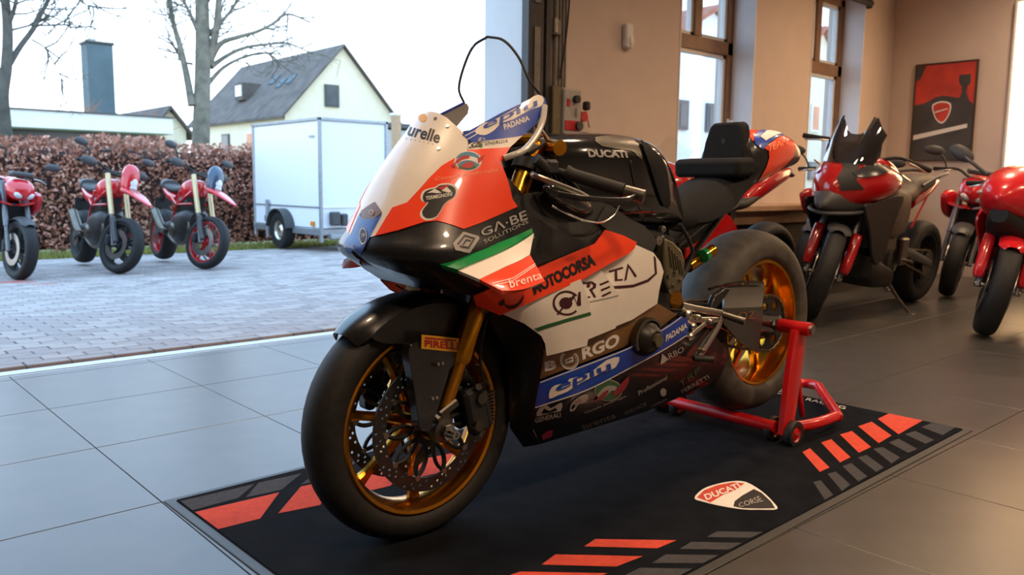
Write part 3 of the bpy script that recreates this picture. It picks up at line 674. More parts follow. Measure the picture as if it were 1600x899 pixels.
# lollipop shaped exhaust maker badge
tb = [(661, 317), (658, 309), (662, 300), (671, 296), (680, 294), (688, 289), (702, 288), (712, 292), (715, 300), (711, 309), (700, 316), (693, 324), (687, 335), (680, 343), (668, 346), (659, 342), (657, 334), (662, 326), (668, 318)]
mark(tb, 'ink_white', org, .0052, r=3)
cx_, cy_ = 686, 315
mark([(cx_ + (x - cx_) * .88, cy_ + (y - cy_) * .9) for x, y in tb], 'ink_black', org, .0060, r=3)
words_on('TERMIGNONI', [(666, 315), (706, 308), (706, 302), (666, 309)], 'ink_white', org, .0070, bold=.02)
mark([(668, 304), (680, 297), (690, 303), (683, 304), (676, 303)], 'ink_white', org, .0068); mark([(681, 296), (700, 290), (702, 292), (690, 299), (686, 297)], 'ink_red', org, .0068); mark([(690, 300), (698, 294), (705, 301), (701, 303)], 'ink_white', org, .0068)
# blue side: epiu padania
mark([(742, 205), (756, 194), (770, 191), (784, 183), (804, 175), (814, 166), (832, 152), (843, 150), (848, 158), (842, 168), (828, 172), (800, 188), (783, 194), (770, 206), (757, 213), (745, 211)], 'cream_white', sid, .0055, r=2)
words_on('epiu', [(752, 209), (838, 171), (836, 155), (756, 193)], 'royal_blue', sid, .0072, bold=.01)
words_on('PADANIA', [(787, 205), (826, 189), (824, 181), (785, 196)], 'ink_white', sid, .0055, bold=.03)
for a, b in (((726, 214), (838, 152)), ((730, 219), (836, 157))):
    mark([a, b, (b[0] + .6, b[1] + 1.2), (a[0] + .6, a[1] + 1.2)], 'ink_white', sid, .0052)
# nose tip roundel
mark(circ2(570, 371, 6, 16, 13), 'ink_white', blu, .0062); mark(circ2(570, 371, 5, 16, 11.5), 'ink_black', blu, .0068)
words_on('TM', [(566.5, 375), (573.5, 373), (573.5, 366), (566.5, 368)], 'ink_grey', blu, .0076)
mark(circ2(583, 334, 4, 12, 4.5), 'ink_white', wht, .0062); mark(circ2(583, 334, 3, 12, 3.5), 'bronze_brown', wht, .0068)
# GA.BE SOLUTIONS with its cube mark
mark([(707, 382), (723, 363), (747, 370), (748, 374), (733, 396), (711, 392)], 'ink_grey', up, .0045)
for q in ([(713, 383), (725, 368), (742, 373), (731, 390), (717, 387), (718, 385), (730, 387), (738, 375), (726, 371), (715, 384)], [(721, 384), (727, 375), (735, 377), (734, 379), (728, 378), (723, 385)]): mark(q, 'ink_black', up, .0055)
words_on('GΛ·BE', [(752, 371), (823, 343), (819, 328), (749, 359)], 'ink_grey', up, .0045, bold=.01)
words_on('SOLUTIONS', [(756, 382), (824, 349), (822, 344), (754, 376)], 'ink_grey', up, .0045, bold=0)
words_on('MOTOCORSA', [(829, 459), (925, 414), (919, 396), (823, 442)], 'ink_black', red, .0158, bold=.05)
mark([(777, 467), (785, 462), (787, 469), (796, 472), (806, 468), (814, 457), (811, 468), (801, 476), (791, 476), (785, 470), (781, 472)], 'ink_wine', red, .0156, r=2)
words_on('brenta', [(796, 454), (845, 438), (842, 426), (793, 441)], 'ink_white', WG0, .0075, WGB, .0)
for k in range(2):
    mark([(768, 446 + 4 * k), (800, 437 + 4 * k), (834, 414 + 3 * k), (834.6, 415 + 3 * k), (800, 438.4 + 4 * k), (768, 447.2 + 4 * k)], 'ink_white', WG0, .0068, WGB)
# CONCRETA across the three side panels
def ring(cx, cy, rx, ry, w, a0, a1, n=22):
    a = [(math.radians(a0 + (a1 - a0) * k / n)) for k in range(n + 1)]
    return [(cx + rx * math.cos(t), cy - ry * math.sin(t)) for t in a] + [(cx + (rx - w) * math.cos(t), cy - (ry - w) * math.sin(t)) for t in reversed(a)]
mark(ring(879, 472, 20, 19, 3, 40, 320), 'ink_wine', W1, O1(.0030)); mark(circ2(878, 472, 9.5, 14, 9), 'ink_wine', W1, O1(.0030))
mark([(865, 489), (884, 462), (886, 464), (867, 490.5)], 'ink_wine', W1, O1(.0032))
mark([(884, 466), (889, 458), (894, 472), (896, 455), (899, 454), (900, 475), (895, 476), (890, 464), (886, 470)], 'ink_wine', W1, O1(.0030))
mark(ring(917, 454, 11, 12.5, 2.6, 50, 300), 'ink_wine', W2, O2(.0030)); mark([(919, 450), (921, 441), (927, 440), (932, 444), (931, 450), (926, 454), (930, 464), (927, 465), (922, 453), (927, 449), (928, 446), (925, 443), (923, 450)], 'ink_wine', W2, O2(.0030))
for k in range(3): mark([(936 + k, 444 + 8.5 * k), (948 + 1.6 * k, 438 + 8.2 * k), (949 + 1.6 * k, 440.4 + 8.2 * k), (937 + k, 446.6 + 8.5 * k)], 'ink_wine', W2, O2(.0030))
for q in ([(958, 424), (976, 417), (977, 420), (959, 427)], [(966, 422), (969, 421), (968, 437), (975, 436), (975, 439), (964, 440)], [(977, 439), (983, 412), (996, 432), (992.5, 433.5), (984, 418), (980, 438)]): mark(q, 'ink_wine', W3, O3(.0030))
# BORGO, epiu, PADANIA, ARBO and the small sponsors on the belly
words_on('B', [(855, 585), (874, 580), (874, 565), (854, 570)], 'ink_white', brn, -.0132, bold=.05)
words_on('RGO', [(916, 566), (973, 543), (974, 522), (914, 547)], 'ink_white', brn, -.0132, bold=.04)
mark(ring(895, 566, 15, 15, 2.2, 130, 410), 'ink_white', brn, -.0132); mark(ring(895, 566, 11.5, 12, 1, 125, 415), 'ink_white', brn, -.0132)
mark([(888, 565), (901, 560), (902, 568), (889, 573)], 'ink_white', brn, -.0132); mark([(891, 566), (899, 563), (899.5, 565), (891.5, 568)], 'bronze_brown', brn, -.0126)
mark([(857, 622), (858, 609), (866, 601), (884, 597), (888, 591), (906, 587), (925, 578), (946, 562), (966, 557), (962, 570), (955, 576), (930, 586), (905, 598), (885, 611), (870, 617)], 'ink_white', bl2, .0045, r=2)
words_on('epiu', [(866, 616), (954, 580), (950, 563), (868, 598)], 'royal_blue', bl2, .0062, bold=.015)
words_on('PADANIA', [(1038, 534), (1072, 512), (1071, 503), (1039, 523)], 'ink_white', bl2, .0045, bold=.03)
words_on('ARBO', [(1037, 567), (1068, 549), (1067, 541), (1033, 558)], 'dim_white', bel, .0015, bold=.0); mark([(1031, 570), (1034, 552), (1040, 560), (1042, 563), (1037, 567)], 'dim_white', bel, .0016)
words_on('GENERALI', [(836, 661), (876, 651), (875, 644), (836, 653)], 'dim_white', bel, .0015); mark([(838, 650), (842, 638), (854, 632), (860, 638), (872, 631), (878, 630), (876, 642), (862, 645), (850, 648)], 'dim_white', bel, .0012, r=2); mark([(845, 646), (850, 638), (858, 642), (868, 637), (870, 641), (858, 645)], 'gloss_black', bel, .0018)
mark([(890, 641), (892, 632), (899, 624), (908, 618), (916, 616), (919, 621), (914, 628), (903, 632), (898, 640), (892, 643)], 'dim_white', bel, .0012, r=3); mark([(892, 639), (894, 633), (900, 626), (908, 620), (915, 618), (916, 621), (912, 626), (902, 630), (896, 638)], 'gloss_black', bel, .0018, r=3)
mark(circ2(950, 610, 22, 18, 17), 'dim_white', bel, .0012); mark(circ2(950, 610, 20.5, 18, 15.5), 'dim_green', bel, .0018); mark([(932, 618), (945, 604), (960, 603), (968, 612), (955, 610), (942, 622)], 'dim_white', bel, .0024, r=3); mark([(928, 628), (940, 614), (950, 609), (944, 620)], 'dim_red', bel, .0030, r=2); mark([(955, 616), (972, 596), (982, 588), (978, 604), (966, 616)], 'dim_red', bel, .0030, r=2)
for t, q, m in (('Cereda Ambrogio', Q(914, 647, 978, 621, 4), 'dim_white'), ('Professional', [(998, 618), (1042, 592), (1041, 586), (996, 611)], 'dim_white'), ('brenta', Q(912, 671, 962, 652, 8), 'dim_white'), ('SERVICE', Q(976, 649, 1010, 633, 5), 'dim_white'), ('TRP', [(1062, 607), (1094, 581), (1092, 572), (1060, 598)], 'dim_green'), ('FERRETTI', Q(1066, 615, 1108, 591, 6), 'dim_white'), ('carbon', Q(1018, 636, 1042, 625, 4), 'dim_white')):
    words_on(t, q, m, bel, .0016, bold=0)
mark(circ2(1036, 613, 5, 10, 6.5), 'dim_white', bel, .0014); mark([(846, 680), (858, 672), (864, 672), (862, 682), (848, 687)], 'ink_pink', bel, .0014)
# ---------------------------------------------------------------- shared wheel / hull builders (also used by the other motorcycles)
def ring_sec(x, hw, zt, zb, e=2.6, n=24, yo=0.):
    out = []
    for k in range(n):
        t = 2 * math.pi * k / n; c, s_ = math.cos(t), math.sin(t)
        out.append(V((x, yo + hw * math.copysign(abs(c) ** (2 / e), c), (zt + zb) / 2 + (zt - zb) / 2 * math.copysign(abs(s_) ** (2 / e), s_))))
    return out
def hull(secs, sub=4, n=24):
    """secs: (x, half width, top z, bottom z, exponent)"""
    q = [V(s_[:4]) for s_ in secs]; e = [s_[4] if len(s_) > 4 else 2.6 for s_ in secs]; out = []
    for i in range((len(secs) - 1) * sub + 1):
        t = i / sub; p = cr1(q, t); k = min(int(t), len(secs) - 2); ee = e[k] + (e[k + 1] - e[k]) * (t - k)
        out.append(ring_sec(p[0], max(p[1], .002), p[2], p[3], ee, n))
    return G().loft(out)
def tyre_g(c, R, hw, rim=.232, n=56, tread=None):
    prof = [(rim - .004, -hw * .80), (rim + .012, -hw * .97), (rim + (R - rim) * .42, -hw), (rim + (R - rim) * .72, -hw * .86), (rim + (R - rim) * .92, -hw * .5), (R, 0)]
    prof += [(r, -h) for r, h in reversed(prof[:-1])]; prof = smooth_path([V((r, h)) for r, h in prof], 3); prof = [(p[0], p[1]) for p in prof]
    return G().lathe(prof + [(rim - .008, 0)], c, n=n, closed=True, ref=(1, 0, 0))
def rim_g(c, hw, r=.232, n=56):
    q = [(r, -hw), (r - .006, -hw - .002), (r - .014, -hw + .001), (r - .017, -hw * .8), (r - .026, -hw * .55), (r - .031, 0)]
    q = q + [(a, -b) for a, b in reversed(q[:-1])] + [(r - .010, hw * .6), (r - .018, 0), (r - .010, -hw * .6)]
    return G().lathe(q, c, n=n, closed=True, ref=(1, 0, 0))
def spoke_g(c, ang, r0, r1, w0, w1, t0, t1, yoff=0., flare=1.8):
    c = V(c); d = V((math.cos(ang), 0, math.sin(ang))); u = V((-math.sin(ang), 0, math.cos(ang))); y = V((0, 1, 0)); secs = []
    for k in range(7):
        t = k / 6; r = r0 + (r1 - r0) * t; w = w0 + (w1 - w0) * t; th = t0 + (t1 - t0) * t
        if t > .8: w *= 1 + (flare - 1) * (t - .8) / .2
        p = c + d * r + y * yoff * (1 - t); secs.append([p + u * (a * w / 2) + y * (b * th / 2) for a, b in ((-1, -.5), (-.5, -1), (.5, -1), (1, -.5), (1, .5), (.5, 1), (-.5, 1), (-1, .5))])
    return G().loft(secs)
def disc_g(c, y, r1=.165, r0=.130, th=.005, nh=34, holes=True):
    hs = [[(r0 * math.cos(2 * math.pi * k / 48), r0 * math.sin(2 * math.pi * k / 48)) for k in range(48)][::-1]]
    if holes:
        for k in range(nh):
            for j, rr in enumerate((r0 + .008, r0 + .0175, r0 + .027)):
                if (k + j) % 3 == 2: continue
                a = 2 * math.pi * (k + .33 * j) / nh; hs.append(circ2(rr * math.cos(a), rr * math.sin(a), .0038, 6))
    return G().plate(circ2(0, 0, r1, 64), hs, (0, th, 0), lambda u, v: (c[0] + u, y - th / 2, c[2] + v))
def hexa(g, c, d, r, h): c = V(c); d = V(d).normalized(); return g.tube([c, c + d * h], r, 6)
# ---------------------------------------------------------------- hero: wheels
FC, RC = V((0, 0, .300)), V((B_, 0, ZR))
t1 = tyre_g(FC, .301, .060).build('front_tyre', 'rubber', HB); t1['label'] = 'black front slick tyre'
rim = rim_g(FC, .052).build('front_rim', 'gold', HB); rim['label'] = 'gold front wheel rim'
for k in range(7): spoke_g(FC, math.radians(12 + k * 360 / 7), .035, .204, .026, .019, .040, .022).build('spoke', 'gold', rim)
G().lathe([(.014, -.075), (.034, -.075), (.042, -.05), (.036, -.03), (.036, .03), (.042, .05), (.034, .075), (.014, .075)], FC, n=28, closed=True).build('hub', 'gold', rim)
g = G().tube([FC + V((.16, -.05, .125)), FC + V((.165, -.062, .13))], .004, 6); g.build('valve', 'steel', rim)
for sg in (-1, 1):
    dk = disc_g(FC, sg * .0695).build('front_brake_disc', 'disc_steel', HB)
    gi = G()
    for k in range(10):
        a = 2 * math.pi * k / 10; ca, sa = math.cos(a), math.sin(a)
        spoke_pts = [FC + V((ca * r + -sa * o, sg * .0695, sa * r + ca * o)) for r, o in ((.045, 0), (.075, .012), (.105, .012), (.13, .0))]
        gi.tube(smooth_path(spoke_pts, 3), [.006] * 10, 6); gi.tube(smooth_path([FC + V((ca * r - sa * o, sg * .0695, sa * r + ca * o)) for r, o in ((.045, 0), (.075, -.012), (.105, -.012), (.13, .0))], 3), [.005] * 10, 6)
    gi.lathe([(.03, -.005), (.05, -.005), (.05, .005), (.03, .005)], FC + V((0, sg * .0695, 0)), n=28, closed=True)
    gi.build('disc_carrier', 'matte_black', dk)
    for k in range(10):
        a = 2 * math.pi * k / 10; p = FC + V((math.cos(a) * .131, sg * .0695, math.sin(a) * .131)); G().cyl(p - V((0, .006, 0)), p + V((0, .006, 0)), .0075, n=10).build('bobbin', 'steel', dk)
t2 = tyre_g(RC, .335, .100).build('rear_tyre', 'tyre_scuffed_lit', HB); t2['label'] = 'scrubbed rear slick tyre, colour lightened as if lit'
rim2 = rim_g(RC, .082).build('rear_rim', 'gold_anod', HB); rim2['label'] = 'gold rear wheel rim'
for k in range(7): spoke_g(RC, math.radians(40 + k * 360 / 7), .05, .205, .030, .022, .045, .03, -.02).build('spoke', 'gold_anod', rim2)
G().lathe([(.02, -.09), (.06, -.085), (.062, -.05), (.045, .0), (.05, .08), (.02, .09)], RC, n=28, closed=True).build('hub', 'gold_anod', rim2)
disc_g(RC, .088, .115, .075, nh=20, holes=False).build('rear_brake_disc', 'disc_steel', HB)
# ---------------------------------------------------------------- hero: fork, fender, brakes
def fk(z, y): return V((.456 * (z - .30) - .010, y, z))
for sg in (-1, 1):
    y = sg * .107
    fo = G().tube([fk(1.0, y), fk(.99, y), fk(.55, y), fk(.47, y), fk(.455, y)], [.024, .0275, .0275, .0275, .023], 24).build('fork_tube', 'gold_anod', HB)
    G().tube([fk(.46, y), fk(.33, y)], .0205, 20).build('fork_slider', 'gold', fo)
    ft = G().rbox(fk(.352, y), (.062, .05, .022), .004, Matrix.Rotation(-.43, 3, 'Y')).rbox(fk(.325, y) + V((.0, 0, 0)), (.05, .046, .05), .008, Matrix.Rotation(-.43, 3, 'Y')).build('fork_foot', 'alu_dark', HB)
    G().lathe([(.013, -.028), (.030, -.024), (.033, 0), (.030, .022), (.013, .026)], (0, y, .300), n=24, closed=True).build('axle_clamp', 'alu_dark', ft)
    # caliper behind the fork leg
    R_ = Matrix.Rotation(-.25, 3, 'Y'); cc = V((.118, sg * .0705, .325))
    ca = G().rbox(cc + V((0, sg * .030, 0)), (.062, .032, .125), .01, R_).rbox(cc + V((0, -sg * .028, 0)), (.058, .026, .12), .01, R_).rbox(cc + V((.034, 0, 0)), (.022, .085, .10), .006, R_).build('front_caliper', 'matte_black', HB)
    for k in (-1, 1):
        G().cyl(cc + V((.004 * k, sg * .04, .034 * k)), cc + V((.004 * k, sg * .056, .034 * k)), .017, .015, 18).build('piston_cap', 'alu_dark', ca)
        G().cyl(cc + V((.036, sg * .02, .058 * k)), cc + V((-.01, sg * .056, .066 * k)), .0085, n=10).build('caliper_bridge', 'steel', ca)
    for k in range(9):
        G().box(cc + V((.048 + .002 * k * .0, sg * .022, -.036 + .009 * k)), (.026, .03, .0035), R=R_).build('cooling_fin', 'alu_dark', ca)
    G().tube(smooth_path([cc + V((.03, sg * .05, .06)), cc + V((.0, sg * .055, .10)), fk(.52, y) + V((.02, sg * .03, 0)), fk(.70, y) + V((.03, sg * .01, 0))], 6), .0042, 8).build('brake_hose', 'matte_black', ca)
G().cyl((0, -.150, .300), (0, .150, .300), .0115, n=20).build('front_axle', 'steel', HB)
ax = hexa(G(), (0, -.140, .300), (0, -1, 0), .020, .010).cyl((0, -.150, .300), (0, -.168, .300), .0125, n=18).lathe([(.006, -.176), (.0105, -.176), (.0105, -.166), (.006, -.166)], (0, 0, .300), n=16, closed=True).build('axle_nut', 'chrome', HB)
# fender: shell over the tyre, traced front and rear, with flank plates down to the fork legs
rows = []
for i in range(25):
    a = math.radians(131 - i * (131 - 52) / 24); tp = 1 if i > 2 else (.35, .7, .9)[i]; r = []
    for k in range(15):
        s_ = (k / 14 - .5) * 2; yy = .074 * s_ * (.45 + .55 * tp); rr = .325 - .034 * abs(s_) ** 3.2 - .004 * (1 - tp)
        r.append(FC + V((math.cos(a) * rr, yy, math.sin(a) * rr)))
    rows.append(r)
fen = G().grid(rows).build('front_fender', 'carbon', HB, 60, solid=.003); fen['label'] = 'glossy carbon front fender'
fl = [(-.165, .545), (-.10, .585), (0, .605), (.10, .592), (.165, .562), (.135, .49), (.105, .465), (.05, .475), (-.01, .50), (-.08, .515), (-.14, .525)]
for sg in (-1, 1):
    g = G().plate(dens(rnd(fl, 4), .02), [], (0, .003, 0), lambda u, v: (u, sg * (.0755 + .006 * max(0, 1 - abs(u) / .2)), v)); g.build('fender_flank', 'carbon', fen, 50)
# sticker on the flank
def onf(px, py): return aty(px, py, -.1165)
G().add([onf(658, 545), onf(717, 551), onf(717, 529), onf(659, 523)], [(0, 1, 2, 3)]).build('fender_sticker', 'ink_yellow', fen, 0)
text_flat('PIRELLI', [V(onf(663, 542)) + V((0, -.001, 0)), V(onf(716, 547)) + V((0, -.001, 0)), V(onf(716, 535.5)) + V((0, -.001, 0)), V(onf(663, 531)) + V((0, -.001, 0))], .035).build('lettering', 'ink_red', fen, 0)
G().add([p + V((0, -.001, 0)) for p in (onf(663, 529.3), onf(713, 533.8), onf(712, 531.6), onf(664, 527))], [(0, 1, 2, 3)]).build('lettering', 'ink_red', fen, 0)
# carbon brake cooling duct hanging from the fender on each side
for sg in (-1, 1):
    pl = [(-.085, .518), (.0, .514), (.074, .492), (.066, .470), (.028, .448), (.012, .42), (-.012, .375), (-.034, .335), (-.050, .312), (-.074, .318), (-.080, .36), (-.085, .44)]
    G().plate(dens(rnd(pl, 4), .02), [], (0, sg * .03, 0), lambda u, v: (u, sg * (.080 + .028 * max(0, min(1, (.5 - v) / .2))), v)).build('brake_duct', 'carbon', HB, 50, bevel=.006)
for (x, z) in ((-.018, .463), (-.035, .382)):
    for d in (0, .012): G().cyl((x + d, -.112, z), (x + d, -.150 + .02, z + .004), .0042, n=8).build('duct_bolt', 'steel', HB)
# ---------------------------------------------------------------- hero: steering head, clip-ons, controls
G().rbox((.292, 0, .985), (.085, .27, .022), .008, Matrix.Rotation(-.43, 3, 'Y')).build('top_clamp', 'matte_black', HB)
G().rbox((.20, 0, .77), (.08, .26, .035), .01, Matrix.Rotation(-.43, 3, 'Y')).build('lower_clamp', 'matte_black', HB)
G().cyl((.30, -.12, 1.005), (.235, .12, 1.005), .017, n=16).cyl((.345, -.10, .995), (.325, -.18, .985), .020, n=16).build('steering_damper', 'gold_anod', HB)
for sg in (-1, 1):
    hb = G().cyl((.285, sg * .10, .945), (.300, sg * .165, .930), .016).lathe([(.029, -.016), (.040, -.016), (.040, .016), (.029, .016)], fk(.94, sg * .107), ax=(.456, 0, 1), n=20, closed=True).cyl((.285, sg * .13, .942), (.405, sg * .350, .872), .011).build('clip_on_bar', 'matte_black', HB)
    G().tube([V((.325, sg * .205, .922)), V((.333, sg * .219, .917)), V((.395, sg * .333, .880))], [.021, .0165, .0175], 16).build('handlebar_grip', 'rubber', hb)
    G().cyl((.397, sg * .336, .8785), (.420, sg * .378, .865), .0165, .0185).build('bar_end', 'alu_dark', hb)
    G().rbox((.283, sg * .178, .935), (.045, .05, .04), .008).cyl((.27, sg * .19, .93), (.235, sg * .185, .955), .014).build('control_perch', 'matte_black', hb)
    G().tube(smooth_path([V((.235, sg * .175, .918)), V((.215, sg * .21, .912)), V((.235, sg * .265, .893)), V((.262, sg * .315, .872)), V((.268, sg * .345, .858))], 5), [.008] * 10 + [.0075] * 6 + [.007, .006, .006, .007, .0085], 8, sx=.7).build('lever', 'alu', hb)
    G().tube(smooth_path([V((.41, sg * .366, .868)), V((.33, sg * .385, .858)), V((.22, sg * .372, .862)), V((.175, sg * .325, .872))], 5), .007, 8, sx=.5).build('lever_guard', 'carbon', hb)
G().tube(smooth_path([aty(851, 166, -.165), aty(847, 192, -.185), aty(836, 215, -.195), aty(820, 234, -.20), aty(803, 242, -.20), aty(788, 247, -.185)], 5), .0078, 10).build('breather_hose', 'hose_clear', HB)
G().cyl(aty(838, 195, -.14), aty(862, 226, -.14), .006, n=10).build('steering_rod', 'chrome', HB)
for k in range(7):
    a = aty(830 + 9 * k, 232 + 7 * k, -.12 - .01 * k); G().tube(smooth_path([a, a + V((.05, -.01, -.05)), a + V((.10, .02, -.13))], 4), .0045, 8).build('cable', 'matte_black', HB)
G().rbox((.21, 0, 1.0), (.04, .15, .07), .012, Matrix.Rotation(.6, 3, 'Y')).build('dashboard', 'matte_black', HB)
hull([(.02, .06, .95, .74), (.12, .15, .97, .70), (.28, .15, .90, .66), (.45, .14, .86, .62)], 4, 20).build('airbox', 'matte_black', HB)
# ---------------------------------------------------------------- hero: tank
TK = hull([(.335, .085, 1.005, .86, 2.6), (.37, .125, 1.022, .83, 3.0), (.47, .165, 1.034, .80, 3.4), (.60, .178, 1.040, .78, 3.6), (.72, .172, 1.036, .775, 3.4), (.80, .158, 1.018, .77, 3.0), (.87, .135, .965, .765, 2.7), (.93, .112, .89, .765, 2.5), (.965, .095, .82, .765, 2.4)], 5, 40)
TB = bvh_of(TK); tk = TK.build('fuel_tank', 'gloss_black', HB, 70); tk['label'] = 'gloss black fuel tank with the maker name'
text_on(TB, 'DUCATI', [(920, 246), (981, 247), (978, 236), (916, 233)], .002, .05).build('lettering', 'dim_white', tk, 0)
panel(TB, rnd([(930, 215), (966, 213), (990, 219), (1000, 236), (1003, 250), (994, 243), (985, 236), (940, 229)], 2), .002, 5).build('tank_top_reflection', 'alu_dark', tk, 60)  # reflection along the tank top, painted as a grey-brown metal patch
panel(TB, rnd([(1000, 222), (1020, 238), (1036, 258), (1042, 290), (1044, 320), (1034, 322), (1022, 290), (1012, 258)], 2), .006, 6).build('knee_grip_pad', 'foam', tk, 60, solid=.003)
G().tube([hit(TB, *p, (1000, 300))[0] for p in ((984, 252), (988, 275), (993, 300), (999, 325), (1006, 345))], .004, 6).build('tank_crease', 'gloss_black', tk)
G().cyl((.62, 0, 1.030), (.62, 0, 1.043), .04, .036, 24).build('fuel_cap', 'alu_dark', tk)
# frame, side covers, engine
skin('frame_cover', [(800, 330), (830, 300), (870, 296), (925, 306), (965, 320), (1010, 352), (1030, 372), (1026, 398), (988, 382), (968, 372), (941, 364), (922, 384), (872, 368), (852, 357), (818, 336)], 'matte_black', -.022, solid=.004)
skin('knee_cover', [(955, 318), (965, 330), (1012, 352), (1032, 376), (1024, 396), (988, 379), (968, 368), (945, 352), (938, 344)], 'matte_black', -.012, solid=.004)
for sg in (-1, 1):
    G().sph((.335, sg * .205, .855), (.105, .028, .032), 24, Matrix.Rotation(-sg * .12, 3, 'Z') @ Matrix.Rotation(.32, 3, 'Y')).build('air_scoop', 'smoke', HB, 80)
    G().tube(smooth_path([aty(862, 322, -.225), aty(888, 335, -.235), aty(913, 345, -.238), aty(938, 348, -.235), aty(957, 338, -.228), aty(967, 322, -.22)], 5), .0032, 6).xf(Matrix.Scale(1 if sg < 0 else -1, 4, (0, 1, 0))).build('scoop_rim', 'chrome', HB)
hull([(.26, .13, .70, .30, 4), (.45, .15, .80, .28, 4), (.75, .15, .78, .30, 4), (.95, .11, .74, .36, 4)], 3, 24).build('engine_block', 'matte_black', HB)
G().rbox((.235, 0, .52), (.03, .30, .32), .006, Matrix.Rotation(-.25, 3, 'Y')).build('radiator', 'carbon', HB)
cov = [(1040, 372), (1052, 378), (1066, 392), (1071, 410), (1068, 440), (1064, 456), (1048, 460), (1040, 440), (1038, 405)]
cp = [aty(x, y, -.175) for x, y in cov]
eng = G().prism(cp, (0, .06, 0)).build('cylinder_head_cover', 'engine_olive', HB, 30, bevel=.006)
for k in range(5):
    a, b = aty(1046 + 4 * k, 385 + 5 * k, -.177), aty(1050 + 4.5 * k, 418 + 3 * k, -.177); G().cyl(a, b, .0035, n=6).build('cover_rib', 'engine_olive', eng)
for (x, y) in ((1044, 432), (1055, 425), (1063, 437), (1052, 446), (1045, 455)):
    p = aty(x, y, -.178); hexa(G(), p, (0, -1, 0), .007, .006).build('cover_bolt', 'steel', eng)
for (x, y, r) in ((1025, 376, .014), (1032, 358, .010), (1030, 372, .008)):
    p = aty(x, y, -.185); G().lathe([(.003, 0), (r, 0), (r, -.012), (.003, -.014)], p, n=16).build('frame_bolt', 'steel', HB)
G().lathe([(.002, -.012), (.030, -.012), (.036, -.004), (.036, .01)], aty(1052, 468, -.12), n=20).lathe([(.036, .004), (.042, .004), (.042, .014), (.036, .014)], aty(1052, 468, -.12), n=20, closed=True).build('front_sprocket_cover', 'gold', HB)
p = aty(1011, 529, -.215)
ec = G().lathe([(.002, -.034), (.026, -.034), (.034, -.028), (.046, -.012), (.052, .0), (.052, .05)], p, n=28).build('engine_side_cover', 'cover_black', HB); ec['label'] = 'round machined crankcase cover'
hexa(G(), p + V((0, -.033, 0)), (0, -1, 0), .020, .012).build('cover_hex', 'engine_olive', ec)
G().lathe([(.052, -.012), (.060, -.010), (.060, .01), (.052, .01)], p, n=28, closed=True, a0=math.radians(150), a1=math.radians(330)).build('cover_guard', 'alu_dark', ec)
# ---------------------------------------------------------------- hero: seat, tail
sq = []
for (x, hw, zt, zs) in ((.915, .075, .835, .775), (.98, .10, .845, .775), (1.06, .125, .868, .785), (1.15, .138, .898, .82), (1.22, .135, .925, .87), (1.30, .125, .945, .905)):
    sq.append([V((x + (.02 if k in (0, 8) else 0), hw * c, zt - (zt - zs) * abs(c) ** 3)) for k, c in enumerate([-1, -.9, -.7, -.4, 0, .4, .7, .9, 1])] + [V((x, .8 * hw, zs - .02)), V((x, -.8 * hw, zs - .02))])
qq = [[cr1([s_[j] for s_ in sq], i / 4) for j in range(11)] for i in range((len(sq) - 1) * 4 + 1)]
G().loft(qq).build('seat', 'foam', HB, 50)
G().rbox((1.255, 0, .957), (.11, .265, .062), .012, Matrix.Rotation(-.08, 3, 'Y')).build('seat_bolster', 'foam', HB, 40, bevel=.006)
bp = [(-.09, .955), (.09, .955), (.078, 1.045), (.062, 1.10), (.048, 1.112), (-.048, 1.112), (-.062, 1.10), (-.078, 1.045)]
bk = G().prism([V((1.300 + .10 * (z - 1.0), y, z)) for y, z in bp], (.055, 0, .005)).build('back_pad', 'foam', HB, 30, bevel=.008)
G().cyl(aty(1131, 221, 0) * 0 + V((1.303, -.0, 1.048)), V((1.309, 0, 1.048)), .009, n=10).build('pad_hole', 'matte_black', bk)
TL = hull([(1.325, .105, 1.055, .885, 2.6), (1.36, .116, 1.08, .885, 2.6), (1.44, .118, 1.092, .90, 2.5), (1.54, .105, 1.095, .93, 2.4), (1.64, .085, 1.085, .955, 2.4), (1.72, .06, 1.06, .97, 2.2), (1.755, .035, 1.035, .98, 2.2)], 5, 32)
TLB = bvh_of(TL); tl = TL.build('tail_cowl', 'carbon', HB, 70); tl['label'] = 'orange and blue tail cowl'
to = panel(TLB, [(1172, 300), (1184, 283), (1196, 262), (1201, 247), (1200, 236), (1193, 232), (1200, 226), (1218, 214), (1232, 211), (1241, 222), (1243, 232), (1238, 246), (1222, 262), (1200, 280), (1182, 297)], .003, 5); to.build('tail_panel', 'orange_red', tl, 60); to.mirror().build('tail_panel', 'orange_red', tl, 60)
tt = panel(TLB, [(1162, 202), (1182, 198), (1190, 198), (1180, 210), (1177, 222), (1172, 216), (1166, 206)], .003, 5); tt.build('tail_top_panel', 'orange_red', tl, 60)
tbp = panel(TLB, [(1177, 216), (1184, 206), (1200, 199), (1222, 199), (1231, 210), (1215, 214), (1200, 224), (1191, 234), (1180, 226)], .004, 5); tbp.build('tail_blue_panel', 'royal_blue', tl, 60)
panel(TLB, [(1187, 215), (1197, 206), (1216, 202), (1225, 209), (1210, 213), (1195, 221)], .0055, 5).build('tail_badge', 'ink_white', tl, 60)
text_on(TLB, 'TEAM', [(1198, 238), (1228, 226), (1228, 216), (1197, 227)], .0055, .0).build('lettering', 'ink_orange_pale', tl, 0)
for sg in (-1, 1):
    G().tube([V((.92, sg * .085, .70)), V((1.12, sg * .095, .80)), V((1.33, sg * .085, .90))], [.016, .015, .012], 10).build('subframe', 'gloss_black', HB)
    G().tube([V((.95, sg * .08, .60)), V((1.18, sg * .09, .80)), V((1.30, sg * .085, .885))], .009, 8).build('subframe_strut', 'gloss_black', HB)
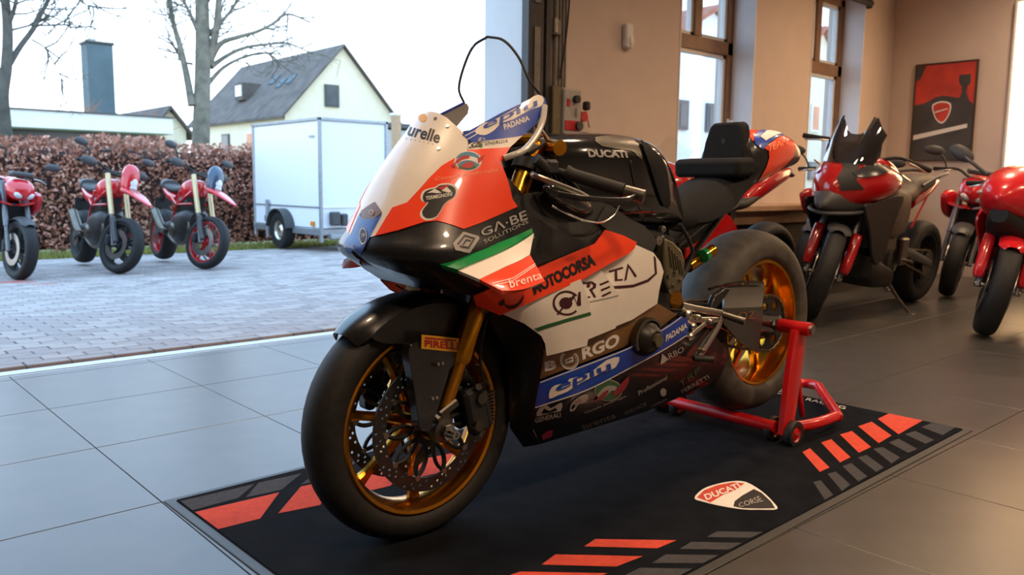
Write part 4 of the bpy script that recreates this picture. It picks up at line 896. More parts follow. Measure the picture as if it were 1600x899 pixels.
hull([(.93, .07, .79, .66), (1.1, .085, .83, .70), (1.25, .09, .89, .80), (1.36, .07, .93, .86)], 3, 16).build('under_seat_tray', 'matte_black', HB)
# ---------------------------------------------------------------- hero: rear end
for sg in (-1, 1):
    a = [V((.84, sg * .105, .50)), V((1.0, sg * .115, .485)), V((1.2, sg * .128, .45)), V((1.40, sg * .125, .415)), V((1.50, sg * .122, .405))]
    G().tube(smooth_path(a, 4), [.05 - .0012 * k for k in range(17)], 12, sx=.55).build('swingarm', 'gloss_black', HB)
    G().rbox((1.478, sg * .122, .4045), (.10, .022, .055), .008).build('axle_block', 'alu_dark', HB)
G().cyl((1.478, -.165, .4045), (1.478, .165, .4045), .013, n=20).build('rear_axle', 'steel', HB)
hexa(G(), (1.478, -.134, .4045), (0, -1, 0), .024, .014).lathe([(.012, -.160), (.017, -.160), (.017, -.146), (.012, -.146)], (1.478, 0, .4045), n=16, closed=True).build('rear_axle_nut', 'steel', HB)
nt_ = 42; sp = []
for k in range(nt_ * 4):
    a = 2 * math.pi * k / (nt_ * 4); r = .104 if k % 4 in (1, 2) else .097; sp.append((r * math.cos(a), r * math.sin(a)))
spr = G().plate(sp, [circ2(.066 * math.cos(2 * math.pi * k / 6), .066 * math.sin(2 * math.pi * k / 6), .021, 12) for k in range(6)], (0, .006, 0), lambda u, v: (1.478 + u, -.108, ZR + v)).build('rear_sprocket', 'matte_black', HB)
G().lathe([(.02, -.118), (.046, -.118), (.05, -.100), (.05, -.09)], (1.478, 0, ZR), n=24).build('sprocket_carrier', 'matte_black', spr)
# chain: outer and inner plates alternate along the two runs (one strip of links)
g = G(); c0, c1 = V((.885, -.105, .505)), V((1.478, -.105, ZR)); r0, r1 = .036, .1005; pts = []
for k in range(44): t = k / 44; pts.append((c0 + V((0, 0, r0))).lerp(c1 + V((0, 0, r1)), t) - V((0, 0, .012 * math.sin(math.pi * t))))
for k in range(22): a = math.pi / 2 - math.pi * k / 22; pts.append(c1 + V((math.cos(a) * r1, 0, math.sin(a) * r1)))
for k in range(44): t = k / 44; pts.append((c1 - V((0, 0, r1))).lerp(c0 - V((0, 0, r0)), t) - V((0, 0, .02 * math.sin(math.pi * t))))
for k in range(8): a = -math.pi / 2 - math.pi * k / 8; pts.append(c0 + V((math.cos(a) * r0, 0, math.sin(a) * r0)))
for k, p in enumerate(pts):
    q = pts[(k + 1) % len(pts)]; d = (q - p); an = math.atan2(d.z, d.x); w = .0075 if k % 2 else .0045
    for sg in (-1, 1): g.rbox((p + q) / 2 + V((0, sg * w, 0)), (d.length + .007, .0016, .0105), .0015, Matrix.Rotation(-an, 3, 'Y'))
    g.cyl(p + V((0, -.008, 0)), p + V((0, .008, 0)), .0036, n=6)
ch_ = g.build('chain', 'chain_steel', HB, 0); ch_['kind'] = 'stuff'
# chain guard / swingarm end cover in grey carbon
up_ = [(1130, 447), (1193.5, 443.5), (1190, 480), (1130, 482)]; lo_ = [(1129, 483), (1192, 481), (1188, 517), (1183.5, 552), (1157, 537), (1130, 507)]
cg = G().add([aty(*up_[0], -.105), aty(*up_[1], -.095), aty(*up_[2], -.160), aty(*up_[3], -.168), *[aty(x, y, -.160 - .008 * (i in (0, 5))) for i, (x, y) in enumerate(lo_)]], [(0, 1, 2, 3), (4, 5, 6, 7, 8, 9), (3, 2, 5, 4)])
cg.build('chain_guard', 'guard_grey', HB, 20, solid=.006)
G().prism([aty(*p, -.155) for p in ((1108, 488), (1118, 486), (1143, 452), (1135, 449), (1118, 462))], (0, .02, 0)).build('guard_brace', 'carbon', HB, 20, bevel=.004)
G().tube(smooth_path([aty(1108, 452, -.12), aty(1130, 446, -.12), aty(1160, 441, -.118), aty(1192, 442, -.115)], 4), .005, 8).build('guard_edge', 'gloss_black', HB)
text_flat('OZ', [aty(1154, 500, -.171), aty(1180, 498, -.171), aty(1180, 486, -.171), aty(1154, 488, -.171)], .0).build('lettering', 'bronze_brown', HB, 0)
# rearset: machined plates, peg, gear lever
rs = G().tube(smooth_path([aty(1066, 478, -.165), aty(1084, 482, -.17), aty(1106, 486, -.175), aty(1128, 490, -.178)], 3), .011, 10, sx=.5).tube(smooth_path([aty(1128, 492, -.178), aty(1124, 508, -.178), aty(1106, 538, -.176), aty(1089, 563, -.17)], 3), .011, 10, sx=.5).tube([aty(1072, 500, -.165), aty(1122, 500, -.176)], .009, 10, sx=.5).tube([aty(1078, 525, -.165), aty(1112, 498, -.176)], .008, 10, sx=.5).build('rearset_plate', 'alu', HB)
for (x, y, r) in ((1074, 492, .016), (1082, 510, .012), (1090, 496, .009), (1078, 526, .013), (1108, 503, .010), (1096, 548, .007)):
    p = aty(x, y, -.18); G().lathe([(.003, -.012), (r * .6, -.012), (r, -.006), (r, .012)], p, n=16).build('rearset_boss', 'alu', rs)
G().tube([aty(1130, 492, -.18), V(aty(1164, 503, -.245))], [.011, .0125], 12).build('foot_peg', 'alu_dark', HB)
G().tube([aty(1084, 560, -.17), aty(1114, 562, -.205)], [.009, .011], 12).build('gear_peg', 'matte_black', HB)
G().tube([aty(1084, 560, -.17), aty(1100, 535, -.165), aty(1122, 508, -.16)], .007, 8).build('gear_lever', 'matte_black', HB)
sh = G().tube([aty(1074, 417, -.055), aty(1113, 391, -.055)], .021, 18).build('rear_shock', 'gold_anod', HB)
G().tube([aty(1098, 401, -.078), aty(1103, 398, -.078)], .0226, 18).build('shock_label', 'green_paint', sh)
G().cyl(aty(1060, 428, -.055), aty(1076, 416, -.055), .014, n=12).build('shock_shaft', 'steel', sh)
G().tube(smooth_path([aty(1062, 350, -.13), aty(1075, 372, -.13), aty(1082, 395, -.12), aty(1074, 420, -.12), aty(1060, 445, -.12)], 4), .006, 8).build('coolant_hose', 'matte_black', HB)
G().cyl((1.478, .135, .52), (1.40, .14, .50), .028, n=14).build('rear_caliper', 'matte_black', HB)
# right side silencer pair under the tail stays hidden from the street side; only its collector shows
G().tube(smooth_path([V((.75, .08, .34)), V((.95, .06, .32)), V((1.12, .02, .36))], 4), .035, 14).build('exhaust_collector', 'alu_dark', HB)
# ================================================================ paddock stand
ST = empty('paddock_stand', (1.38, 0, 0), 0, 'red tubular paddock stand on small castors lifting the rear wheel', 'stand')
def stl(g): return g.xf(Matrix.Translation((-1.38, 0, 0)))
stl(G().tube([V((1.385, -.21, .062)), V((1.385, .245, .062))], .022, 16)).build('cross_tube', 'stand_red', ST)
hp = smooth_path([V((1.40, -.225, .058)), V((1.55, -.262, .055)), V((1.70, -.265, .055)), V((1.74, -.25, .055)), V((2.02, -.04, .058)), V((2.07, .0, .06)), V((2.075, .06, .06)), V((2.02, .10, .058)), V((1.74, .305, .055)), V((1.70, .32, .055)), V((1.55, .317, .055)), V((1.40, .275, .058))], 4)
stl(G().tube(hp, .020, 14)).build('handle_frame', 'stand_red', ST)
for sg, yc in ((-1, -.2245), (1, .265)):
    up2 = []
    for t in range(9):
        k = t / 8; c = V((1.400 + .078 * k, yc + .012 * sg * (1 - k) + (0 if sg < 0 else -.03 * k), .045 + .355 * k)); hw_ = .033 + .010 * math.sin(k * 2.4); up2.append([c + V((a * hw_, b * .016, 0)) for a, b in ((-1, -.6), (-.7, -1), (.7, -1), (1, -.6), (1, .6), (.7, 1), (-.7, 1), (-1, .6))])
    stl(G().loft(up2)).build('upright', 'stand_red', ST)
    yy = -.152 if sg < 0 else .160
    stl(G().cyl((1.478, yy, ZR), (1.478, yy + sg * .118, ZR), .0245, n=20)).build('lifting_arm', 'stand_red', ST)
    stl(G().cyl((1.478, yy + sg * .118, ZR), (1.478, yy + sg * .126, ZR), .016, n=16)).build('arm_end_cap', 'steel', ST)
    stl(G().tube([V((1.465, yc, .30)), V((1.60, yc - .035 * -sg * -1 if sg < 0 else yc + .045, .06))], .010, 10)).build('brace', 'stand_red', ST)
    for dy in (-.040, .040):
        c = V((1.410, yc + dy, .046))
        wl = stl(G().lathe([(.028, -.012), (.044, -.012), (.046, -.006), (.046, .006), (.044, .012), (.028, .012)], c, n=28, closed=True)).build('castor_tyre', 'rubber', ST)
        stl(G().lathe([(.004, -.014), (.012, -.014), (.014, -.008), (.024, -.006), (.029, -.012), (.029, .012), (.024, .006), (.014, .008), (.012, .014), (.004, .014)], c, n=24, closed=True)).build('castor_hub', 'stand_red', wl)
        stl(hexa(G(), c + V((0, -.014, 0)), (0, -1, 0), .006, .005)).build('castor_bolt', 'steel', wl)
# ================================================================ the other motorcycles (own local frames: front axle over the origin, facing -x)
mat('red_paint', (.42, .008, .009), .22, coat=.8, var=.04)
mat('red_bright', (.62, .012, .02), .25, coat=.7, var=.04)
mat('fork_beige', (.62, .47, .26), .35, metal=.5, var=.05)
mat('fork_grey', (.14, .14, .15), .35, metal=.7, var=.08)
mat('lens', (.55, .58, .60), .08, coat=1., var=.1)
mat('lens_dark', (.035, .038, .04), .22, var=.3)
mat('seat_black', (.02, .018, .017), .65, var=.15, scale=60)
mat('seat_brown', (.085, .065, .045), .6, var=.15)
mat('engine_dark', (.035, .033, .031), .45, metal=.5, var=.3, scale=20)
mat('plastic_grey', (.06, .06, .062), .5, var=.1)
mat('cowl_blue', (.03, .06, .11), .3, coat=.5, var=.05)
mat('white_paint', (.7, .7, .7), .3, coat=.5, var=.03)
def moto(kind, label, loc, rz, lean=.10, steer=.35, red='red_paint', group=None, cowl=None, rimcol='matte_black', seat='seat_black', mir=True):
    R = empty({'hyper': 'supermoto_motorcycle', 'naked': 'naked_motorcycle', 'multi': 'touring_motorcycle', 'sport': 'sport_motorcycle'}[kind], loc, rz, label, 'motorcycle', group); R.rotation_euler = (lean, 0, rz)
    B, Rf, Rr = {'hyper': (1.49, .300, .315), 'naked': (1.48, .300, .325), 'multi': (1.55, .325, .325), 'sport': (1.47, .300, .325)}[kind]
    tr = {'hyper': .46, 'naked': .44, 'multi': .45, 'sport': .44}[kind]
    bar = {'hyper': 1.13, 'naked': 1.03, 'multi': 1.16, 'sport': .90}[kind]
    def fx(z): return tr * (z - Rf) - .015
    AX = V((tr, 0, 1)).normalized(); SP = V((fx(.9) + .03, 0, .9))
    S = Matrix.Translation(SP) @ Matrix.Rotation(steer, 4, AX) @ Matrix.Translation(-SP)
    P = lambda g, n, m, par=None, **k: g.build(n, m, par or R, **k)
    Fp = lambda g, n, m, par=None, **k: g.xf(S).build(n, m, par or R, **k)
    c0, c1 = V((0, 0, Rf)), V((B, 0, Rr)); rr = .232 if kind != 'multi' else .248
    # wheels
    Fp(tyre_g(c0, Rf, .061, rr, 40), 'front_tyre', 'rubber'); P(tyre_g(c1, Rr, .092, .232, 40), 'rear_tyre', 'rubber')
    a = Fp(rim_g(c0, .05, rr, 40), 'front_rim', rimcol); b = P(rim_g(c1, .075, .232, 40), 'rear_rim', rimcol)
    for k in range(5):
        for d in (-.16, .16):
            an = 2 * math.pi * k / 5 + .3; Fp(spoke_g(c0, an + d * .9, .03, rr - .03, .018, .016, .03, .02), 'spoke', rimcol, a); P(spoke_g(c1, an + d, .04, .203, .02, .018, .03, .024), 'spoke', rimcol, b)
    Fp(G().lathe([(.01, -.06), (.04, -.055), (.035, 0), (.04, .055), (.01, .06)], c0, n=18), 'hub', rimcol, a); P(G().lathe([(.01, -.09), (.06, -.07), (.05, 0), (.06, .07), (.01, .09)], c1, n=18), 'hub', rimcol, b)
    Fp(G().cyl((0, -.125, Rf), (0, .125, Rf), .012, n=10), 'front_axle', 'steel')
    for s in (-1, 1):
        Fp(disc_g(c0, s * .072, .16, .10, .005, holes=False), 'front_brake_disc', 'steel')
        Fp(G().rbox((.11, s * .085, Rf + .03), (.06, .07, .11), .012), 'front_caliper', 'matte_black')
        y = s * .105; zt = {'hyper': 1.03, 'naked': .96, 'multi': 1.0, 'sport': .90}[kind]; zm = {'hyper': .60, 'naked': .52, 'multi': .57, 'sport': .52}[kind]
        fcol = {'hyper': 'fork_beige', 'naked': 'fork_grey', 'multi': 'fork_grey', 'sport': 'gold_anod'}[kind]
        Fp(G().tube([V((fx(zt), y, zt)), V((fx(zm), y, zm))], .027, 14), 'fork_tube', fcol); Fp(G().tube([V((fx(zm), y, zm)), V((0, y, Rf - .02))], [.021, .023], 12), 'fork_slider', 'fork_grey')
        if kind == 'hyper': Fp(G().rbox((fx(.45) - .015, y, .45), (.045, .055, .30), .014, Matrix.Rotation(math.atan(tr), 3, 'Y')), 'fork_guard', 'plastic_grey')
        if kind in ('multi', 'sport'):
            zc_ = .50 if kind == 'multi' else .47; Fp(hull([(-.145, .026, .030, -.02, 3), (-.10, .034, .045, -.035, 3), (.03, .036, .05, -.04, 3), (.12, .034, .042, -.03, 3), (.135, .028, .03, -.02, 3)], 3, 16).xf(Matrix.Translation((fx(zc_) - .012, s * .122, zc_)) @ Matrix.Rotation(-math.atan2(1, tr), 4, 'Y')), 'fork_guard', red, smooth=50)
    # front fender
    rows = []; f0, f1 = {'hyper': (150, 60), 'naked': (128, 40), 'multi': (112, 42), 'sport': (122, 45)}[kind]
    if kind != 'hyper':
        for i in range(15):
            an = math.radians(f0 + (f1 - f0) * i / 14); rows.append([c0 + V((math.cos(an) * (Rf + .024 - .03 * abs(q) ** 3), .075 * q * (.55 if i == 0 else 1), math.sin(an) * (Rf + .024 - .03 * abs(q) ** 3))) for q in [k / 5 - 1 for k in range(11)]])
        Fp(G().grid(rows), 'front_fender', red if kind == 'sport' else 'plastic_grey', solid=.004, smooth=60)
    # frame, engine, swingarm
    P(hull([(.28, .10, .62, .36, 3), (.42, .16, .66, .26, 3.5), (.68, .17, .62, .24, 3.5), (.88, .12, .58, .30, 3)], 3, 20), 'engine_block', 'engine_dark')
    P(hull([(.40, .11, .84, .60, 3), (.55, .13, .82, .58, 3), (.75, .12, .80, .56, 3)], 3, 16), 'cylinder_bank', 'engine_dark')
    for s in (-1, 1):
        P(G().lathe([(.01, -.03), (.06, -.03), (.085, -.01), (.088, .02)], V((.66, s * (.165 if kind != 'sport' else .10), .40)), ax=(0, s * -1 * -1, 0) if s < 0 else (0, -1, 0), n=20), 'clutch_cover', 'alu_dark')
        P(G().tube([V((.30, s * .09, .86)), V((.60, s * .15, .70)), V((.86, s * .12, .50))], .014, 8).tube([V((.32, s * .08, .72)), V((.60, s * .15, .70)), V((.90, s * .11, .78))], .013, 8).tube([V((.60, s * .15, .70)), V((.56, s * .14, .86))], .012, 8), 'trellis_frame', red if kind in ('hyper', 'naked') else 'matte_black')
        P(G().tube(smooth_path([V((.86, s * .10, .46)), V((1.1, s * .12, .43)), V((B, s * .115, Rr))], 4), [.045 - .002 * k for k in range(9)], 10, sx=.5), 'swingarm', 'plastic_grey')
        P(G().tube([V((.86, s * .17, .40)), V((.84, s * .25, .40))], .012, 8), 'foot_peg', 'alu')
    P(G().tube(smooth_path([V((.40, .08, .62)), V((.30, .10, .45)), V((.42, .10, .28)), V((.75, .09, .25)), V((1.0, .11, .34))], 4), .024, 10), 'exhaust_header', 'alu_dark')
    P(G().tube([V((1.0, .145, .36)), V((1.10, .16, .42)), V((1.34, .165, .60 if kind != 'sport' else .46))], [.035, .055, .05], 14), 'silencer', 'plastic_grey' if kind != 'hyper' else 'alu_dark')
    P(disc_g(c1, .095, .12, .06, .005, holes=False), 'rear_brake_disc', 'steel'); P(G().lathe([(.02, -.10), (.10, -.10), (.10, -.094), (.02, -.094)], c1, n=26, closed=True), 'rear_sprocket', 'alu_dark')
    P(G().tube([V((.90, -.10, .47)), V((B, -.10, Rr + .10))], .007, 6).tube([V((.90, -.10, .40)), V((B, -.10, Rr - .10))], .007, 6), 'chain', 'chain_steel')
    P(G().cyl((.92, 0, .50), (1.0, 0, .78), .035, n=12), 'rear_shock', red if kind == 'multi' else 'alu_dark')
    P(G().tube(smooth_path([V((.72, -.14, .26)), V((.76, -.22, .14)), V((.80, -.30 - 0 * lean, .045))], 3), .011, 8).rbox((.815, -.31, .035), (.06, .04, .014), .004), 'side_stand', 'alu_dark')
    # handlebar
    hx = fx(bar) + .02
    wide = {'hyper': .40, 'naked': .38, 'multi': .43, 'sport': .33}[kind]; dx = {'hyper': .07, 'naked': .10, 'multi': .12, 'sport': .08}[kind]; dz = -.03 if kind != 'sport' else -.04
    bp_ = [V((hx + dx, -wide, bar + dz)), V((hx + .03, -wide * .5, bar)), V((hx, -.08, bar - .05)), V((hx, .08, bar - .05)), V((hx + .03, wide * .5, bar)), V((hx + dx, wide, bar + dz))]
    hb = Fp(G().tube(smooth_path(bp_, 4), .012, 8), 'handlebar', 'matte_black')
    for s in (-1, 1):
        e = V((hx + dx, s * wide, bar + dz)); m_ = V((hx + dx * .55, s * wide * .68, bar + dz * .4))
        Fp(G().tube([m_, e], .018, 10), 'handlebar_grip', 'rubber', hb); Fp(G().tube(smooth_path([m_ + V((-.03, -s * .03, 0)), m_ + V((-.06, s * .02, -.01)), e + V((-.055, -s * .02, -.02))], 3), .006, 6), 'lever', 'alu', hb)
        if kind in ('hyper', 'naked'):
            q = m_ + V((-.01, s * .02, .0)); up3 = (.16 if kind == 'hyper' else .13); ou = .10
            Fp(G().tube(smooth_path([q, q + V((-.03, s * .03, up3 * .6)), q + V((-.02, s * ou, up3))], 3), .007, 6), 'mirror_stalk', 'matte_black', hb); Fp(G().sph(q + V((-.02, s * (ou + .03), up3 + .01)), (.022, .085, .042), 14), 'mirror', 'plastic_grey', hb)
        if kind == 'hyper': Fp(G().sph(m_.lerp(e, .4) + V((-.085, 0, .0)), (.025, .10, .05), 14), 'hand_guard', 'plastic_grey', hb)
    Fp(G().rbox((hx - .02, 0, bar - .08), (.05, .24, .03), .008), 'top_clamp', 'matte_black')
    # bodywork
    if kind == 'hyper':
        P(hull([(.34, .05, .98, .84), (.42, .125, 1.0, .78), (.55, .135, .98, .74), (.70, .10, .92, .76), (.78, .07, .89, .80)], 4), 'fuel_tank', red, smooth=60)
        P(hull([(.68, .07, .92, .84), (.85, .105, .905, .83), (1.05, .12, .92, .84), (1.25, .10, .945, .88), (1.34, .06, .955, .92)], 4), 'seat', seat, smooth=60)
        P(hull([(.85, .10, .83, .68), (1.05, .115, .86, .72), (1.25, .10, .90, .80), (1.42, .07, .94, .86), (1.5, .04, .94, .89)], 4), 'tail_panel', red, smooth=60); P(hull([(1.30, .10, .99, .86), (1.42, .09, 1.0, .87), (1.52, .05, .98, .90)], 4), 'tail_pack', 'plastic_grey')
        Fp(hull([(.005, .035, 1.03, .93, 2.6), (.03, .07, 1.11, .86, 3), (.09, .088, 1.17, .855, 3), (.14, .075, 1.15, .90, 3)], 4), 'headlight_cowl', cowl or 'white_paint', smooth=60)
        Fp(G().sph((.03, 0, 1.0), (.03, .055, .095), 16, Matrix.Rotation(.25, 3, 'Y')), 'number_board', 'white_paint'); Fp(G().sph((.008, 0, .915), (.02, .045, .03), 16), 'headlight', 'lens')
        Fp(hull([(-.30, .025, .76, .742, 2.2), (-.18, .080, .82, .785, 2.4), (-.04, .105, .885, .825, 2.6), (.09, .095, .92, .845, 2.6)], 4), 'beak_fender', red, smooth=60)
        P(G().rbox((1.60, 0, .70), (.012, .18, .14), .004).tube([V((1.45, 0, .88)), V((1.60, 0, .74))], .02, 8), 'plate_holder', 'matte_black')
    elif kind == 'naked':
        P(hull([(.26, .06, .96, .82), (.34, .16, 1.0, .78), (.50, .185, 1.02, .74), (.68, .14, .96, .76), (.80, .08, .86, .78)], 4), 'fuel_tank', red, smooth=60)
        P(hull([(.74, .07, .86, .80), (.92, .12, .84, .77), (1.10, .10, .90, .82), (1.30, .07, .95, .90)], 4), 'seat', seat, smooth=60); P(hull([(1.0, .10, .84, .76), (1.25, .09, .93, .84), (1.45, .06, .98, .90), (1.56, .03, .98, .94)], 4), 'tail_cowl', red, smooth=60)
        Fp(hull([(-.04, .03, .90, .84, 2.2), (.0, .09, .95, .79, 2.4), (.07, .125, .99, .78, 2.4), (.15, .12, 1.0, .82, 2.4)], 4), 'headlight_cowl', red, smooth=60)
        for s in (-1, 1): Fp(G().sph((-.005, s * .055, .83), (.03, .042, .028), 14, Matrix.Rotation(s * .5, 3, 'X')), 'headlight', 'lens'); P(hull([(.10, .02, .84, .80), (.22, .05, .88, .66), (.40, .04, .84, .62), (.48, .01, .76, .66)], 3, 16).xf(Matrix.Translation((0, s * .20, 0))), 'side_shroud', red, smooth=60); P(hull([(.12, .07, .825, .805, 2.2), (.2, .10, .83, .80, 2.2), (.32, .10, .825, .80, 2.2)], 3, 12).xf(Matrix.Translation((0, s * .30, -.04)) @ Matrix.Rotation(s * .25, 4, 'X')), 'winglet', red)
        Fp(G().rbox((.10, 0, 1.04), (.10, .20, .05), .015), 'dashboard', 'plastic_grey')
        P(G().rbox((.25, 0, .62), (.05, .30, .26), .01, Matrix.Rotation(-.2, 3, 'Y')), 'radiator', 'matte_black')
    elif kind == 'multi':
        nose = [(-.10, .05, .93, .80, 2.2), (-.05, .11, 1.0, .77, 2.3), (.05, .185, 1.07, .76, 2.3), (.18, .235, 1.10, .77, 2.3), (.34, .25, 1.08, .80, 2.3), (.50, .225, 1.06, .84, 2.3), (.66, .15, 1.02, .86, 2.4)]
        nh = hull(nose, 5, 36); P(nh, 'front_fairing', red, smooth=60)
        P(hull([(-.165, .02, .80, .77, 2.2), (-.10, .075, .88, .745, 2.4), (.0, .13, .93, .725, 2.4), (.10, .165, .92, .72, 2.4)], 4), 'beak', 'plastic_grey', smooth=60)
        WM = Matrix.Translation(V(loc)) @ Matrix.Rotation(rz, 4, 'Z') @ Matrix.Rotation(lean, 4, 'X'); wg_ = G(); wg_.v = [WM @ p for p in nh.v]; wg_.f = list(nh.f); nb = bvh_of(wg_); IM = WM.inverted()
        for nm, poly, m, of, mir_ in (('nose_mask', [(1312, 214), (1322, 206), (1340, 208), (1352, 232), (1352, 248), (1340, 263), (1338, 282), (1350, 296), (1314, 298), (1308, 278), (1318, 262), (1308, 240)], 'matte_black', .004, 0), ('headlight', [(1331, 271), (1347, 262), (1373, 256), (1395, 255), (1398, 258), (1391, 267), (1375, 274), (1354, 278), (1338, 277)], 'lens_dark', .008, 1)):
            g_ = panel(nb, poly, of, 4); g_.v = [IM @ p for p in g_.v]; P(g_, nm, m, smooth=60, solid=.004)
            if mir_: P(g_.mirror(), nm, 'lens', smooth=60, solid=.004)
        for s in (-1, 1):
            P(G().plate(rnd([(.02, .80), (.16, .82), (.40, .86), (.60, .86), (.52, .70), (.44, .48), (.36, .40), (.26, .46), (.16, .62)], 3), [], (0, .02, 0), lambda u, v: (u, s * (.205 - .02 * abs(v - .7)) - .01, v)), 'side_cowl', 'matte_black', bevel=.006)
            P(G().tube(smooth_path([V((.18, s * .26, 1.06)), V((.40, s * .265, 1.0)), V((.58, s * .24, .97))], 3), .006, 6), 'trim_line', 'chrome')
            P(G().tube([V((1.02, s * .13, .62)), V((1.16, s * .15, .85))], .012, 8, sx=.4), 'passenger_bracket', red)
        P(G().tube(smooth_path([V((.10, -.19, .76)), V((-.04, -.13, .745)), V((-.13, 0, .735)), V((-.04, .13, .745)), V((.10, .19, .76))], 5), .012, 8), 'nose_ring', 'plastic_grey')
        for s in (-1, 1): P(G().rbox((.62, s * .15, .52), (.16, .05, .13), .012).rbox((.86, s * .16, .46), (.12, .04, .20), .012), 'engine_cover', 'alu_dark'); P(hull([(.46, .03, .86, .62), (.60, .04, .90, .56), (.78, .03, .88, .60)], 3, 14).xf(Matrix.Translation((0, s * .17, 0))), 'frame_cover', 'seat_brown', smooth=60)
        # screen: two tall dark horns with a dip between
        sc = []
        for k in range(13):
            q = k / 6 - 1; top = 1.25 + .12 * math.exp(-((abs(q) - .62) / .22) ** 2); sc.append((q, top))
        rws = [[V((.10 - .10 * (1 - q * q) + .02, .165 * q, 1.06)) for q, t_ in sc], [V((.14 - .08 * (1 - q * q) + .02, .175 * q, (1.06 + t_) / 2)) for q, t_ in sc], [V((.20 - .05 * (1 - q * q) + .03, .185 * q, t_)) for q, t_ in sc]]
        P(G().grid(rws), 'windscreen', 'smoked_screen', smooth=60, solid=.004)
        for s in (-1, 1): P(G().grid([[V((.05, s * .05, 1.09)), V((.08, s * .10, 1.08)), V((.14, s * .16, 1.05))], [V((.12, s * .07, 1.22)), V((.13, s * .12, 1.21)), V((.19, s * .18, 1.12))], [V((.19, s * .10, 1.37)), V((.20, s * .125, 1.35)), V((.23, s * .16, 1.24))]]), 'wind_deflector', 'matte_black', smooth=60, solid=.006)
        P(G().rbox((.22, 0, 1.14), (.05, .19, .12), .015, Matrix.Rotation(.4, 3, 'Y')), 'dashboard', 'matte_black')
        P(hull([(.30, .08, 1.08, .9), (.45, .17, 1.12, .86), (.62, .16, 1.06, .84), (.76, .09, .96, .84)], 4), 'fuel_tank', red, smooth=60)
        P(hull([(.70, .08, .93, .84, 2.6), (.88, .14, .90, .80, 2.8), (1.02, .14, .93, .80, 2.8), (1.10, .13, .99, .84, 2.8), (1.35, .12, 1.01, .90, 2.8), (1.48, .08, 1.0, .93, 2.6)], 4), 'seat', 'seat_brown', smooth=60)
        for s in (-1, 1): P(G().tube(smooth_path([V((1.05, s * .15, .93)), V((1.25, s * .17, 1.0)), V((1.50, s * .14, 1.03)), V((1.62, s * .08, 1.03))], 4), .014, 8), 'grab_rail', 'plastic_grey')
        P(hull([(1.05, .12, .86, .74), (1.30, .11, .92, .82), (1.55, .07, .98, .90), (1.66, .04, .98, .93)], 4), 'tail_cowl', red, smooth=60)
        P(hull([(.30, .20, .46, .30, 4), (.45, .20, .44, .22, 4), (.70, .19, .36, .20, 4)], 3), 'skid_plate', 'matte_black')
        P(G().rbox((.24, 0, .66), (.06, .34, .30), .01, Matrix.Rotation(-.2, 3, 'Y')), 'radiator', 'matte_black')
    else:
        nose = [(-.17, .015, .86, .83, 2.0), (-.13, .075, .92, .78, 2.3), (-.05, .145, .98, .73, 2.3), (.08, .19, 1.03, .68, 2.4), (.22, .21, 1.04, .62, 2.5), (.36, .215, .96, .52, 2.6)]
        P(hull(nose, 5, 36), 'upper_fairing', red, smooth=60)
        for s in (-1, 1):
            P(G().plate(rnd([(.16, .72), (.40, .84), (.66, .72), (.80, .58), (.92, .40), (1.06, .30), (.96, .21), (.60, .18), (.34, .20), (.26, .36), (.24, .54)], 4), [], (0, .014, 0), lambda u, v: (u, s * tab(v, [.18, .3, .5, .7, .85], [.13, .18, .21, .215, .19]), v)), 'side_fairing', red, smooth=60)
            P(hull([(-.09, .01, .875, .865, 2.2), (-.03, .038, .90, .85, 2.2), (.05, .02, .905, .87, 2.2)], 4, 14).xf(Matrix.Translation((0, s * .105, 0)) @ Matrix.Rotation(-s * .5, 4, 'Z')), 'headlight', 'lens')
            if mir: P(G().tube(smooth_path([V((.02, s * .15, .98)), V((.0, s * .24, 1.05)), V((.02, s * .30, 1.09))], 3), .011, 8).sph((.02, s * .31, 1.10), (.02, .085, .045), 14, Matrix.Rotation(s * .5, 3, 'X')), 'mirror', 'plastic_grey')
            P(hull([(-.02, .07, .69, .678, 2.2), (.06, .09, .70, .675, 2.2), (.16, .08, .695, .675, 2.2)], 3, 12).xf(Matrix.Translation((0, s * .235, .02)) @ Matrix.Rotation(s * .35, 4, 'X')), 'winglet', 'matte_black')
        P(hull([(-.12, .05, .80, .70, 2.4), (.0, .11, .76, .62, 2.6), (.14, .15, .72, .54, 2.8)], 4), 'air_intake', 'matte_black')
        rws = []
        for k in range(7):
            t_ = k / 6; rws.append([V((.03 + .24 * t_ + .07 * q * q, (.10 + .05 * t_) * q, 1.0 + .16 * t_ * (1 - q * q) + .03 * t_)) for q in [j / 5 - 1 for j in range(11)]])
        P(G().grid(rws), 'windscreen', 'screen_clear', smooth=60)
        P(hull([(.34, .09, 1.0, .84), (.45, .165, 1.02, .80), (.62, .175, 1.02, .76), (.78, .13, .95, .76), (.88, .08, .84, .76)], 4), 'fuel_tank', red, smooth=60)
        P(hull([(.80, .08, .82, .76), (.95, .13, .82, .74), (1.10, .12, .86, .78), (1.20, .10, .90, .82)], 4), 'seat', seat, smooth=60); P(hull([(1.0, .10, .84, .74), (1.18, .12, .96, .80), (1.40, .10, 1.02, .88), (1.60, .06, 1.04, .95), (1.68, .025, 1.03, .98)], 4), 'tail_cowl', red, smooth=60)
        for s in (-1, 1): P(G().sph((1.62, s * .05, .985), (.05, .018, .02), 12), 'tail_light', 'lens_dark')
    for o in [x for x in COL.objects if x.parent == R and x.name.startswith('engine_block')]: o['label'] = 'dark engine block'
    return R
RX = math.pi / 2
moto('multi', 'red touring motorcycle with tall dark screen, nearest the far window', (4.02, 1.06, 0), .02, .10, .50)
moto('sport', 'red sport motorcycle cut off by the right edge of the picture', (4.36, .09, 0), -.03, .05, .42, 'red_bright', seat='seat_black')
